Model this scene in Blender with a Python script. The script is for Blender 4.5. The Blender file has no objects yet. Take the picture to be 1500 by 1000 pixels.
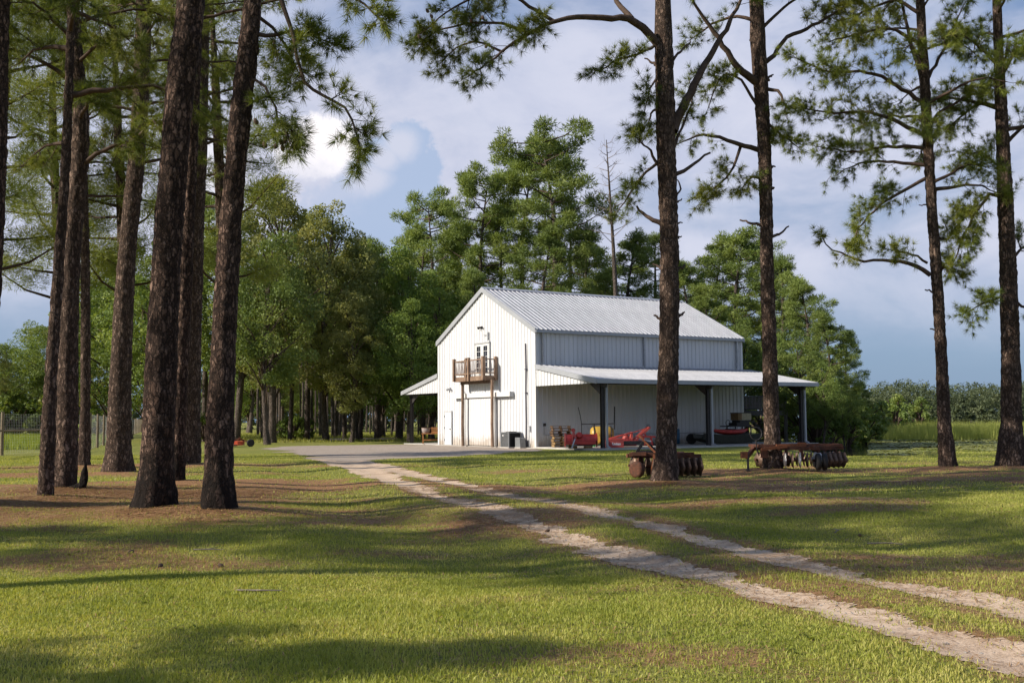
import bpy, math, random
import numpy as np
from mathutils import Matrix, Vector

# ------------------------------------------------------------------ camera
F_PX, PITCH, ROLL, CAM_H = 1570.26, 0.073, -0.008, 1.5507     # for a 1500 x 1000 frame
CP, SP, CR, SR = math.cos(PITCH), math.sin(PITCH), math.cos(ROLL), math.sin(ROLL)
SC = bpy.context.scene
COL = SC.collection
cam_d = bpy.data.cameras.new('camera'); cam = bpy.data.objects.new('camera', cam_d); COL.objects.link(cam)
cam_d.sensor_width = 36.0; cam_d.lens = 36.0 * F_PX / 1500.0; cam_d.clip_start = 0.1; cam_d.clip_end = 6000
R0 = Vector((1, 0, 0)); U0 = Vector((0, -SP, CP)); FW = Vector((0, CP, SP))
RV = R0 * CR + U0 * SR; UV = U0 * CR - R0 * SR
M = Matrix.Identity(4)
for i in range(3):
    M[i][0] = RV[i]; M[i][1] = UV[i]; M[i][2] = -FW[i]
M[2][3] = CAM_H
cam.matrix_world = M
SC.camera = cam

# ------------------------------------------------------------------ sun, exposure
SUN_EL = math.radians(31.0)
SUN_TRAVEL = (0.956, 0.293)                       # where the shadows point on the ground
sun_d = bpy.data.lights.new('sun', 'SUN'); sun = bpy.data.objects.new('sun', sun_d); COL.objects.link(sun)
sun_d.energy = 5.0; sun_d.angle = math.radians(0.55); sun_d.color = (1.0, 0.91, 0.78)
sdir = Vector((SUN_TRAVEL[0] * math.cos(SUN_EL), SUN_TRAVEL[1] * math.cos(SUN_EL), -math.sin(SUN_EL))).normalized()
sun.rotation_euler = sdir.to_track_quat('-Z', 'Y').to_euler(); sun.location = (-40, -12, 30)
SC.view_settings.view_transform = 'Standard'; SC.view_settings.look = 'None'
SC.view_settings.exposure = 0.5; SC.view_settings.gamma = 1.0; SC.view_settings.use_curve_mapping = False
SC.render.engine = 'CYCLES'
SC.cycles.use_denoising = True
SC.cycles.use_adaptive_sampling = True; SC.cycles.adaptive_threshold = 0.025
SC.cycles.max_bounces = 4; SC.cycles.diffuse_bounces = 2; SC.cycles.glossy_bounces = 2
SC.cycles.transmission_bounces = 3; SC.cycles.transparent_max_bounces = 4
SC.cycles.caustics_reflective = False; SC.cycles.caustics_refractive = False

def ray(x, y):
    a, b = (x - 750) / F_PX, (y - 500) / F_PX
    X = CR * a + SR * b; Y = -SR * a + CR * b
    return np.array([X, CP + SP * Y, SP - CP * Y])
def G(x, y, z=0.0):                                # pixel -> point on the plane z
    d = ray(x, y); k = (z - CAM_H) / d[2]; return np.array([d[0] * k, d[1] * k, z])
def atY(x, y, Y):                                  # pixel -> point at world depth Y
    d = ray(x, y); k = Y / d[1]; return np.array([d[0] * k, Y, CAM_H + d[2] * k])

# ------------------------------------------------------------------ world: sky with clouds
W = bpy.data.worlds.new('World'); SC.world = W; W.use_nodes = True
class NT:
    def __init__(s, tree): s.t = tree; s.n = tree.nodes; s.l = tree.links; s.n.clear()
    def node(s, typ, **kw):
        n = s.n.new(typ)
        for k, v in kw.items():
            if k == 'inp':
                for kk, vv in v.items():
                    if isinstance(vv, bpy.types.NodeSocket): s.l.new(vv, n.inputs[kk])
                    else: n.inputs[kk].default_value = vv
            else: setattr(n, k, v)
        return n
    def math(s, op, a, b=None, clamp=False):
        n = s.n.new('ShaderNodeMath'); n.operation = op; n.use_clamp = clamp
        for i, v in enumerate((a, b)):
            if v is None: continue
            if isinstance(v, bpy.types.NodeSocket): s.l.new(v, n.inputs[i])
            else: n.inputs[i].default_value = v
        return n.outputs[0]
    def vmath(s, op, a, b=None):
        n = s.n.new('ShaderNodeVectorMath'); n.operation = op
        for i, v in enumerate((a, b)):
            if v is None: continue
            if isinstance(v, bpy.types.NodeSocket): s.l.new(v, n.inputs[i])
            else: n.inputs[i].default_value = v
        return n.outputs['Value'] if op in ('LENGTH', 'DOT_PRODUCT', 'DISTANCE') else n.outputs[0]
    def mix(s, fac, a, b, typ='MIX'):
        n = s.n.new('ShaderNodeMix'); n.data_type = 'RGBA'; n.blend_type = typ
        for i, v in ((0, fac), (6, a), (7, b)):
            if isinstance(v, bpy.types.NodeSocket): s.l.new(v, n.inputs[i])
            else: n.inputs[i].default_value = v if i == 0 else (*v, 1.0)[:4]
        return n.outputs[2]
    def ss(s, v, lo, hi, a=0.0, b=1.0):
        n = s.n.new('ShaderNodeMapRange'); n.interpolation_type = 'SMOOTHSTEP'
        s.l.new(v, n.inputs[0])
        for i, q in zip((1, 2, 3, 4), (lo, hi, a, b)): n.inputs[i].default_value = q
        return n.outputs[0]
    def noise(s, vec, scale, detail=4, rough=0.55, dist=0.0, out=0):
        n = s.n.new('ShaderNodeTexNoise'); s.l.new(vec, n.inputs['Vector'])
        n.inputs['Scale'].default_value = scale; n.inputs['Detail'].default_value = detail
        n.inputs['Roughness'].default_value = rough; n.inputs['Distortion'].default_value = dist
        return n.outputs[out]
    def ramp(s, v, stops):
        n = s.n.new('ShaderNodeValToRGB'); s.l.new(v, n.inputs[0]); e = n.color_ramp.elements
        while len(e) < len(stops): e.new(0.5)
        for q, (p, c) in zip(e, stops): q.position = p; q.color = (*c, 1)
        return n.outputs[0]
    def mapv(s, vec, scale=(1, 1, 1), loc=(0, 0, 0)):
        n = s.n.new('ShaderNodeMapping'); s.l.new(vec, n.inputs[0])
        n.inputs['Scale'].default_value = scale; n.inputs['Location'].default_value = loc
        return n.outputs[0]

def build_world():
    n = NT(W.node_tree)
    sky = n.node('ShaderNodeTexSky', sky_type='NISHITA', sun_disc=False, sun_elevation=SUN_EL)
    sky.sun_rotation = math.atan2(-SUN_TRAVEL[0], -SUN_TRAVEL[1])
    sky.air_density = 1.0; sky.dust_density = 1.6; sky.ozone_density = 1.6
    SKYK = 0.075
    base = n.mix(1.0, sky.outputs[0], (SKYK, SKYK, SKYK), 'MULTIPLY')
    tc = n.node('ShaderNodeTexCoord').outputs['Generated']
    sep = n.node('ShaderNodeSeparateXYZ'); n.l.new(tc, sep.inputs[0]); z = sep.outputs[2]
    # thin high sheet
    st = n.mapv(tc, (1.0, 1.0, 2.6), (0.35, 0.2, 0.0))
    c1 = n.noise(st, 3.1, 7, 0.56, 0.5)
    c2 = n.noise(st, 1.3, 3, 0.5, 0.2)
    sheet = n.math('ADD', n.math('MULTIPLY', c1, 0.55), n.math('MULTIPLY', c2, 0.65))
    sheet = n.ss(sheet, 0.49, 0.71)
    lowfade = n.ss(z, 0.02, 0.16)
    sheet = n.math('MULTIPLY', n.math('MULTIPLY', sheet, lowfade), n.ss(z, 0.30, 0.62, 1.0, 0.30))
    slate = n.mix(n.ss(z, 0.0, 0.5), (0.225, 0.345, 0.54), (0.125, 0.235, 0.47))
    base = n.mix(0.72, base, slate)
    col = n.mix(n.math('MULTIPLY', sheet, 0.92), base, (0.505, 0.535, 0.67))
    # cumulus: soft white masses with a slate coloured tower in front
    wob = n.math('SUBTRACT', n.math('ADD', n.math('MULTIPLY', n.noise(tc, 30.0, 7, 0.62), .6), n.math('MULTIPLY', n.noise(tc, 85.0, 6, 0.65), .4)), 0.5)
    def blob(px, py, rx, ry, soft, amp):
        d = ray(px, py); d = d / np.linalg.norm(d)
        v = n.vmath('SUBTRACT', tc, tuple(d))
        v = n.vmath('MULTIPLY', v, (F_PX / rx, F_PX / rx, F_PX / ry))
        r = n.math('SUBTRACT', n.vmath('LENGTH', v), n.math('MULTIPLY', wob, amp))
        return n.ss(r, 1.0 - soft, 1.0 + soft, 1.0, 0.0)
    def lay(c, b, k, rgb): return n.mix(n.math('MULTIPLY', b, k), c, rgb)
    def union(L, soft, amp):
        m = None
        for q in L:
            v = blob(*q, soft, amp); m = v if m is None else n.math('MAXIMUM', m, v)
        return m
    tx = n.ss(n.noise(n.mapv(tc, (1, 1, 1.7)), 11.0, 6, .6, .4), .36, .66)
    col = n.mix(n.math('MULTIPLY', tx, n.math('MULTIPLY', sheet, .55)), col, (0.635, 0.65, 0.755))
    col = lay(col, blob(430, 240, 200, 130, 0.7, 1.6), .7, (0.58, 0.59, 0.70))
    tower = union([(598, 214, 34, 34), (618, 244, 32, 30), (622, 280, 30, 34), (590, 290, 56, 70), (545, 300, 74, 80), (556, 236, 42, 36), (510, 330, 80, 60)], .20, 2.6)
    col = lay(col, tower, .9, (0.35, 0.445, 0.625))
    col = lay(col, n.math('MULTIPLY', union([(588, 212, 24, 22), (562, 232, 22, 18), (540, 262, 30, 20)], .55, 1.2), tower), .75, (0.60, 0.61, 0.71))
    head = union([(468, 196, 40, 26), (500, 214, 30, 26), (448, 226, 44, 30), (480, 236, 34, 24)], .32, 3.0)
    col = lay(col, head, .9, (1.0, 0.95, 0.95))
    col = lay(col, blob(440, 270, 70, 40, 0.7, 2.2), .55, (0.54, 0.56, 0.68))
    col = lay(col, union([(330, 225, 34, 26), (315, 255, 40, 28)], .5, 1.5), .7, (0.80, 0.78, 0.83))
    SKYM = 0.84
    col = n.mix(1.0, col, (SKYM, SKYM, SKYM), 'MULTIPLY')
    bg = n.node('ShaderNodeBackground', inp={'Color': col, 'Strength': 1.0})
    out = n.node('ShaderNodeOutputWorld'); n.l.new(bg.outputs[0], out.inputs[0])
build_world()

# ------------------------------------------------------------------ numpy noise
rng = np.random.default_rng(7); random.seed(7)
_T = np.random.default_rng(3).random((64, 64, 64)).astype(np.float32)
def vnoise(x, y, z=0.0):
    x = np.asarray(x, float); y = np.asarray(y, float); z = np.broadcast_to(np.asarray(z, float), x.shape)
    xi, yi, zi = np.floor(x).astype(int), np.floor(y).astype(int), np.floor(z).astype(int)
    fx, fy, fz = x - xi, y - yi, z - zi
    fx, fy, fz = [q * q * (3 - 2 * q) for q in (fx, fy, fz)]
    def t(a, b, c): return _T[(xi + a) & 63, (yi + b) & 63, (zi + c) & 63]
    l = lambda a, b, f: a + (b - a) * f
    return l(l(l(t(0,0,0), t(1,0,0), fx), l(t(0,1,0), t(1,1,0), fx), fy),
             l(l(t(0,0,1), t(1,0,1), fx), l(t(0,1,1), t(1,1,1), fx), fy), fz)
def fbm(x, y, z=0.0, o=3):
    s = 0; a = 0.5; f = 1.0; n = 0
    for i in range(o):
        s = s + a * vnoise(np.asarray(x) * f + 13.1 * i, np.asarray(y) * f + 7.7 * i, np.asarray(z) * f + 3.3 * i); n += a; a *= .5; f *= 2.03
    return s / n
def sstep(v, lo, hi):
    t = np.clip((v - lo) / (hi - lo), 0, 1); return t * t * (3 - 2 * t)

# ------------------------------------------------------------------ mesh helpers
MATS = {}
def link(name, me, parent=None):
    o = bpy.data.objects.new(name, me); COL.objects.link(o)
    if parent is not None: o.parent = parent
    return o
def tag(o, label=None, cat=None, group=None, kind=None):
    if label: o['label'] = label
    if cat: o['category'] = cat
    if group: o['group'] = group
    if kind: o['kind'] = kind
    return o
def thing(name, loc, rz, label, cat, group=None):
    o = bpy.data.objects.new(name, None); COL.objects.link(o); o.empty_display_size = 0.2
    o.location = tuple(loc); o.rotation_euler = (0, 0, rz)
    return tag(o, label, cat, group)
def mesh_np(name, verts, faces, mat, rnd=None, smooth=False):
    """verts (n,3); faces (m,k) of one size"""
    me = bpy.data.meshes.new(name); verts = np.ascontiguousarray(verts, dtype=np.float32); faces = np.ascontiguousarray(faces, dtype=np.int32)
    me.vertices.add(len(verts)); me.vertices.foreach_set('co', verts.ravel())
    m, k = faces.shape
    me.loops.add(m * k); me.loops.foreach_set('vertex_index', faces.ravel())
    me.polygons.add(m); me.polygons.foreach_set('loop_start', np.arange(0, m * k, k, dtype=np.int32))
    if smooth: me.polygons.foreach_set('use_smooth', np.ones(m, dtype=bool))
    if rnd is not None:
        a = me.attributes.new('rnd', 'FLOAT', 'POINT'); a.data.foreach_set('value', np.ascontiguousarray(rnd, dtype=np.float32))
    me.update(calc_edges=True)
    if mat is not None: me.materials.append(MATS[mat])
    return me
def rot_to(d):
    return Vector(d).to_track_quat('Z', 'Y').to_matrix()
class MB:
    def __init__(s): s.v = []; s.f = []; s.sm = []
    def add(s, vs, fs, smooth=False):
        b = len(s.v); s.v += [tuple(v) for v in vs]; s.f += [tuple(i + b for i in f) for f in fs]; s.sm += [smooth] * len(fs); return s
    def box(s, c, d, rot=None, bev=0.0):
        hx, hy, hz = d[0] / 2, d[1] / 2, d[2] / 2; c = Vector(c)
        vs = [Vector((sx * hx, sy * hy, sz * hz)) for sz in (-1, 1) for sx, sy in ((-1, -1), (1, -1), (1, 1), (-1, 1))]
        if rot is not None: vs = [rot @ v for v in vs]
        return s.add([v + c for v in vs], [(3, 2, 1, 0), (4, 5, 6, 7), (0, 1, 5, 4), (1, 2, 6, 5), (2, 3, 7, 6), (3, 0, 4, 7)])
    def bx(s, x0, x1, y0, y1, z0, z1):
        return s.box(((x0 + x1) / 2, (y0 + y1) / 2, (z0 + z1) / 2), (abs(x1 - x0), abs(y1 - y0), abs(z1 - z0)))
    def bar(s, a, b, w, h):
        a, b = Vector(a), Vector(b); d = b - a
        up = Vector((0, 0, 1)) if abs(d.normalized().z) < .95 else Vector((0, 1, 0))
        x = d.normalized(); y = up.cross(x).normalized(); z = x.cross(y)
        return s.box((a + b) / 2, (d.length, w, h), Matrix((x, y, z)).transposed())
    def tube(s, pts, rad, n=8, cap=True, smooth=True):
        pts = [Vector(p) for p in pts]; k = len(pts)
        if not hasattr(rad, '__len__'): rad = [rad] * k
        vs = []; fs = []; prev = None
        for i, p in enumerate(pts):
            d = (pts[min(i + 1, k - 1)] - pts[max(i - 1, 0)]).normalized()
            if prev is None:
                x = d.orthogonal().normalized()
            else:
                x = (prev - d * prev.dot(d)).normalized()
            prev = x; y = d.cross(x)
            for j in range(n):
                a = 2 * math.pi * j / n; vs.append(p + (x * math.cos(a) + y * math.sin(a)) * rad[i])
        for i in range(k - 1):
            for j in range(n):
                j2 = (j + 1) % n; fs.append((i * n + j, i * n + j2, (i + 1) * n + j2, (i + 1) * n + j))
        s.add(vs, fs, smooth)
        if cap: s.add(vs[:n], [tuple(range(n))[::-1]]); s.add(vs[-n:], [tuple(range(n))])
        return s
    def lathe(s, prof, c=(0, 0, 0), axis=(0, 0, 1), n=16, smooth=True, wav=None):
        m = rot_to(axis); c = Vector(c); vs = []; fs = []; k = len(prof)
        for i, (r, h) in enumerate(prof):
            for j in range(n):
                a = 2 * math.pi * j / n; rr = r if wav is None else r * wav(i, j)
                vs.append(m @ Vector((rr * math.cos(a), rr * math.sin(a), h)) + c)
        for i in range(k - 1):
            for j in range(n):
                j2 = (j + 1) % n; fs.append((i * n + j, i * n + j2, (i + 1) * n + j2, (i + 1) * n + j))
        s.add(vs, fs, smooth)
        s.add(vs[:n], [tuple(range(n))[::-1]]); s.add(vs[-n:], [tuple(range(n))]); return s
    def prism(s, poly, d, at=None):
        """poly of 3-D points, extruded by vector d"""
        p = [Vector(q) for q in poly]; d = Vector(d); n = len(p)
        return s.add(p + [q + d for q in p], [tuple(range(n))[::-1], tuple(range(n, 2 * n))] + [(i, (i + 1) % n, (i + 1) % n + n, i + n) for i in range(n)])
    def mesh(s, name, mat):
        me = bpy.data.meshes.new(name); me.from_pydata(s.v, [], s.f)
        me.polygons.foreach_set('use_smooth', s.sm); me.materials.append(MATS[mat]); me.update(); return me
    def build(s, name, mat, parent=None): return link(name, s.mesh(name, mat), parent)

# ------------------------------------------------------------------ materials
def new_mat(name):
    m = bpy.data.materials.new(name); m.use_nodes = True; MATS[name] = m; return NT(m.node_tree)
def finish(n, color, rough=0.6, metal=0.0, bump=None, bstr=0.3, bdist=0.02, spec=0.3, extra=None):
    p = n.node('ShaderNodeBsdfPrincipled'); o = n.node('ShaderNodeOutputMaterial')
    for k, v in (('Base Color', color), ('Roughness', rough), ('Metallic', metal), ('Specular IOR Level', spec)):
        if isinstance(v, bpy.types.NodeSocket): n.l.new(v, p.inputs[k])
        else: p.inputs[k].default_value = (*v, 1.0) if isinstance(v, tuple) else v
    if bump is not None:
        b = n.node('ShaderNodeBump'); b.inputs['Strength'].default_value = bstr; b.inputs['Distance'].default_value = bdist
        n.l.new(bump, b.inputs['Height']); n.l.new(b.outputs[0], p.inputs['Normal'])
    if extra: extra(n, p)
    n.l.new(p.outputs[0], o.inputs[0]); return p
def pos(n): return n.node('ShaderNodeNewGeometry').outputs['Position']
def obj_co(n): return n.node('ShaderNodeTexCoord').outputs['Object']
def orand(n): return n.node('ShaderNodeObjectInfo').outputs['Random']
def plain(name, col, rough=0.5, metal=0.0, var=0.25, scale=6.0, bump=0.15, spec=0.3):
    n = new_mat(name); c = obj_co(n)
    a = n.noise(c, scale, 5, 0.6); b = n.noise(c, scale * 7, 3, 0.6)
    f = n.math('ADD', n.math('MULTIPLY', a, 0.65), n.math('MULTIPLY', b, 0.35))
    f = n.ss(f, 0.3, 0.7)
    lo = tuple(x * (1 - var) for x in col); hi = tuple(min(1, x * (1 + var * .6)) for x in col)
    finish(n, n.mix(f, lo, hi), rough, metal, b, bump, 0.004, spec)
def dirty(name, col, dirt, rough=0.45, metal=0.0, amt=0.5, spec=0.4):
    """paint with weather stains"""
    n = new_mat(name); c = obj_co(n)
    a = n.noise(c, 3.0, 6, 0.65); b = n.noise(c, 22.0, 4, 0.6)
    f = n.ss(n.math('ADD', n.math('MULTIPLY', a, .6), n.math('MULTIPLY', b, .4)), 0.62 - amt * .3, 0.72 - amt * .1)
    cc = n.mix(n.math('MULTIPLY', f, amt), col, dirt)
    finish(n, cc, rough, metal, b, 0.2, 0.004, spec)

def wall_mat(name, clean, worn):
    n = new_mat(name); c = obj_co(n)
    st = n.noise(n.mapv(c, (6, 6, .35)), 2.0, 5, 0.6)
    cl = n.noise(c, 0.7, 4, 0.6)
    f = n.math('MULTIPLY', n.ss(st, .5, .8), n.ss(cl, .35, .75))
    col = n.mix(n.math('MULTIPLY', f, 0.35), clean, worn)
    sz = n.node('ShaderNodeSeparateXYZ'); n.l.new(c, sz.inputs[0])
    spl = n.ss(n.math('ADD', sz.outputs[2], n.math('MULTIPLY', n.noise(c, 3.5, 4, .7), -1.1)), -.45, .25, .75, 0.0)
    col = n.mix(spl, col, (0.36, 0.29, 0.215))
    jit = n.math('ADD', n.math('MULTIPLY', orand(n), 0.10), 0.93)
    col = n.mix(1.0, col, jit, 'MULTIPLY')
    finish(n, col, 0.42, 0.0, n.noise(n.mapv(c, (1, 1, .6)), 2.5, 3), 0.12, 0.02, 0.35)
wall_mat('white_siding', (0.60, 0.61, 0.63), (0.44, 0.425, 0.395))
def roof_mat():
    n = new_mat('roof_metal'); c = obj_co(n)
    st = n.noise(n.mapv(c, (1, 1, 1)), 1.6, 5, 0.65); b = n.noise(c, 9.0, 4, .6)
    col = n.mix(n.ss(st, .3, .75), (0.43, 0.435, 0.46), (0.33, 0.335, 0.36))
    jit = n.math('ADD', n.math('MULTIPLY', orand(n), 0.10), 0.92)
    col = n.mix(1.0, col, jit, 'MULTIPLY')
    finish(n, col, n.math('ADD', n.math('MULTIPLY', b, .25), .32), 0.35, n.noise(c, 1.8, 3), 0.12, 0.03, 0.4)
roof_mat()
plain('trim_metal', (0.36, 0.375, 0.40), 0.42, 0.2, 0.12, 2.0)
plain('white_paint', (0.66, 0.66, 0.65), 0.4, 0.0, 0.06, 3.0)
plain('dark_steel', (0.055, 0.05, 0.05), 0.5, 0.3, 0.3)
plain('dark_conduit', (0.07, 0.065, 0.085), 0.55)
plain('light_grey', (0.42, 0.43, 0.45), 0.5)
plain('concrete', (0.42, 0.40, 0.37), 0.85, 0.0, 0.2, 1.2, 0.4)
plain('black_rubber', (0.022, 0.021, 0.022), 0.75, 0.0, 0.35, 9.0)
plain('black_metal', (0.025, 0.025, 0.028), 0.45, 0.2, 0.3)
plain('ac_grey', (0.20, 0.21, 0.22), 0.45, 0.2, 0.15)
plain('red_paint', (0.54, 0.06, 0.052), 0.38, 0.0, 0.25, 5.0)
dirty('faded_red', (0.52, 0.09, 0.075), (0.30, 0.14, 0.09), 0.5, 0.0, 0.35)
dirty('orange_red', (0.62, 0.09, 0.04), (0.25, 0.10, 0.06), 0.5, 0.0, 0.3)
dirty('rust', (0.15, 0.056, 0.032), (0.042, 0.026, 0.020), 0.75, 0.1, 0.9, 0.2)
dirty('rust_orange', (0.30, 0.105, 0.045), (0.10, 0.045, 0.028), 0.75, 0.1, 0.8, 0.2)
dirty('disc_steel', (0.19, 0.125, 0.09), (0.065, 0.036, 0.026), 0.5, 0.4, 0.9, 0.4)
dirty('lit_disc', (0.62, 0.58, 0.55), (0.25, 0.16, 0.11), 0.4, 0.3, 0.4, 0.5)  # paler disc steel: sun on the faces is put into the colour
dirty('yellow_plastic', (0.42, 0.27, 0.05), (0.40, 0.26, 0.06), 0.4, 0.0, 0.3)
plain('green_paint', (0.05, 0.20, 0.075), 0.45)
plain('blue_plastic', (0.04, 0.13, 0.22), 0.45)
plain('olive_hull', (0.040, 0.041, 0.030), 0.55, 0.0, 0.4, 4.0)
plain('beige_box', (0.42, 0.38, 0.26), 0.6)
plain('brown_box', (0.20, 0.13, 0.06), 0.65)
plain('white_letter', (0.82, 0.80, 0.80), 0.5, 0.0, 0.04)
def wood_mat(name, lo, hi):
    n = new_mat(name); c = obj_co(n)
    g = n.noise(n.mapv(c, (9, 9, 1.2)), 3.0, 6, 0.65, 0.6); g2 = n.noise(c, 1.7, 3)
    col = n.mix(n.ss(n.math('ADD', n.math('MULTIPLY', g, .6), n.math('MULTIPLY', g2, .4)), .35, .65), lo, hi)
    jit = n.math('ADD', n.math('MULTIPLY', orand(n), 0.45), 0.75)
    finish(n, n.mix(1.0, col, jit, 'MULTIPLY'), 0.75, 0.0, g, 0.4, 0.01, 0.2)
wood_mat('weathered_wood', (0.13, 0.082, 0.055), (0.29, 0.20, 0.145))
wood_mat('grey_sticks', (0.26, 0.21, 0.19), (0.46, 0.40, 0.38))
wood_mat('pallet_wood', (0.20, 0.125, 0.055), (0.36, 0.235, 0.11))
wood_mat('dark_pallet_wood', (0.085, 0.05, 0.03), (0.16, 0.10, 0.06))
wood_mat('orange_wood', (0.30, 0.13, 0.05), (0.45, 0.22, 0.09))
wood_mat('fence_wood', (0.17, 0.13, 0.085), (0.32, 0.25, 0.17))
wood_mat('dark_deck_wood', (0.13, 0.12, 0.115), (0.23, 0.21, 0.20))
def glass_mat():
    n = new_mat('dark_glass'); c = obj_co(n)
    finish(n, n.mix(n.noise(c, 3), (0.012, 0.013, 0.02), (0.035, 0.038, 0.05)), 0.06, 0.0, None, spec=0.6)
glass_mat()
def bark_mat(name, dark, mid, light, burn=0.0):
    n = new_mat(name); c = obj_co(n)
    w = n.node('ShaderNodeVectorMath', operation='ADD')
    n.l.new(n.mapv(c, (1, 1, 0.42)), w.inputs[0])
    sc = n.node('ShaderNodeVectorMath', operation='SCALE'); sc.inputs['Scale'].default_value = .12
    n.l.new(n.noise(c, 11.0, 4, .7, 0, 1), sc.inputs[0]); n.l.new(sc.outputs[0], w.inputs[1])
    v = n.node('ShaderNodeTexVoronoi', feature='DISTANCE_TO_EDGE'); v.inputs['Scale'].default_value = 12.5
    n.l.new(w.outputs[0], v.inputs['Vector'])
    vc = n.node('ShaderNodeTexVoronoi'); vc.inputs['Scale'].default_value = 12.5; n.l.new(w.outputs[0], vc.inputs['Vector'])
    fis = n.noise(n.mapv(c, (1, 1, .28)), 9.0, 5, .62)
    fis = n.ss(n.math('ABSOLUTE', n.math('SUBTRACT', fis, .5)), 0.0, .085)
    edge = n.math('MULTIPLY', n.ss(v.outputs['Distance'], 0.0, 0.15, .12, 1.0), n.math('ADD', n.math('MULTIPLY', fis, .75), .25))
    fine = n.noise(n.mapv(c, (1, 1, .45)), 42.0, 4, .65)
    big = n.noise(c, 1.6, 4, .6)
    sepc = n.node('ShaderNodeSeparateColor'); n.l.new(vc.outputs['Color'], sepc.inputs[0])
    tone = n.math('ADD', n.math('MULTIPLY', sepc.outputs[0], .45), n.math('MULTIPLY', fine, .55))
    plate = n.mix(n.ss(tone, .25, .75), mid, light)
    plate = n.mix(n.math('MULTIPLY', n.ss(big, .45, .75), .6), plate, tuple(x * .6 for x in mid))
    col = n.mix(edge, dark, plate)
    if burn:
        s = n.node('ShaderNodeSeparateXYZ'); n.l.new(c, s.inputs[0])
        hgt = n.math('ADD', s.outputs[2], n.math('MULTIPLY', n.math('SUBTRACT', big, .5), 2.4))
        col = n.mix(n.ss(hgt, burn * .2, burn, 0.85, 0.0), col, (0.012, 0.010, 0.009))
    hh = n.math('ADD', n.math('MULTIPLY', edge, .75), n.math('MULTIPLY', fine, .35))
    finish(n, col, 0.9, 0.0, hh, 1.0, 0.045, 0.12)
bark_mat('pine_bark', (0.034, 0.024, 0.019), (0.125, 0.082, 0.060), (0.255, 0.180, 0.140))
bark_mat('burnt_bark', (0.017, 0.012, 0.010), (0.095, 0.059, 0.043), (0.225, 0.148, 0.112), 0.8)
bark_mat('grey_bark', (0.05, 0.040, 0.033), (0.15, 0.118, 0.098), (0.25, 0.205, 0.175))
bark_mat('charred_bark', (0.010, 0.008, 0.007), (0.020, 0.016, 0.014), (0.045, 0.034, 0.028))
plain('branch_bark', (0.085, 0.060, 0.047), 0.9, 0.0, 0.45, 7.0, 0.5, 0.1)
plain('dead_wood', (0.22, 0.185, 0.165), 0.9, 0.0, 0.3, 7.0, 0.4, 0.1)
plain('cone_brown', (0.075, 0.048, 0.032), 0.8)

def leaf_mat(name, lo, mid, hi, trans=0.35, rough=0.55, nscale=0.35):
    n = new_mat(name)
    at = n.node('ShaderNodeAttribute', attribute_name='rnd')
    p = pos(n); big = n.noise(p, nscale, 4, .6)
    f = n.math('ADD', n.math('MULTIPLY', at.outputs['Fac'], .55), n.math('MULTIPLY', n.ss(big, .3, .7), .45))
    c = n.ramp(f, [(0.1, lo), (0.5, mid), (0.95, hi)])
    jit = n.math('ADD', n.math('MULTIPLY', orand(n), 0.35), 0.82)
    c = n.mix(1.0, c, jit, 'MULTIPLY')
    pr = n.node('ShaderNodeBsdfPrincipled'); pr.inputs['Roughness'].default_value = rough; pr.inputs['Specular IOR Level'].default_value = 0.25
    n.l.new(c, pr.inputs['Base Color'])
    tr = n.node('ShaderNodeBsdfTranslucent'); n.l.new(n.mix(1.0, c, (1.25, 1.15, 0.55), 'MULTIPLY'), tr.inputs['Color'])
    mx = n.node('ShaderNodeMixShader'); mx.inputs[0].default_value = trans
    n.l.new(pr.outputs[0], mx.inputs[1]); n.l.new(tr.outputs[0], mx.inputs[2])
    o = n.node('ShaderNodeOutputMaterial'); n.l.new(mx.outputs[0], o.inputs[0])
leaf_mat('needle_near', (0.097, 0.137, 0.027), (0.168, 0.208, 0.038), (0.282, 0.287, 0.060), 0.3)
leaf_mat('needle_mid', (0.107, 0.160, 0.043), (0.184, 0.243, 0.061), (0.268, 0.318, 0.085), 0.3)
leaf_mat('leaf_green', (0.097, 0.145, 0.040), (0.172, 0.237, 0.059), (0.267, 0.311, 0.085), 0.35)
leaf_mat('leaf_olive', (0.120, 0.146, 0.047), (0.201, 0.222, 0.066), (0.314, 0.299, 0.100), 0.35)
leaf_mat('leaf_bright', (0.084, 0.136, 0.029), (0.139, 0.204, 0.045), (0.205, 0.259, 0.066), 0.4)
leaf_mat('wood_far', (0.050, 0.069, 0.038), (0.087, 0.110, 0.054), (0.129, 0.147, 0.073), 0.3, nscale=.06)  # leaf green greyed and blued: distance haze is put into the colour
leaf_mat('grass_blade', (0.196, 0.240, 0.041), (0.334, 0.363, 0.072), (0.548, 0.491, 0.180), 0.4, nscale=.5)
leaf_mat('reed_blade', (0.259, 0.310, 0.072), (0.381, 0.428, 0.105), (0.532, 0.531, 0.176), 0.45, nscale=.25)
leaf_mat('meadow_blade', (0.144, 0.206, 0.028), (0.219, 0.281, 0.035), (0.312, 0.350, 0.055), 0.45, nscale=.3)
leaf_mat('straw_needle', (0.17, 0.088, 0.038), (0.29, 0.165, 0.072), (0.42, 0.27, 0.13), 0.1)
leaf_mat('lily_leaf', (0.119, 0.137, 0.033), (0.210, 0.227, 0.055), (0.322, 0.312, 0.094), 0.15, nscale=.15)

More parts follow.
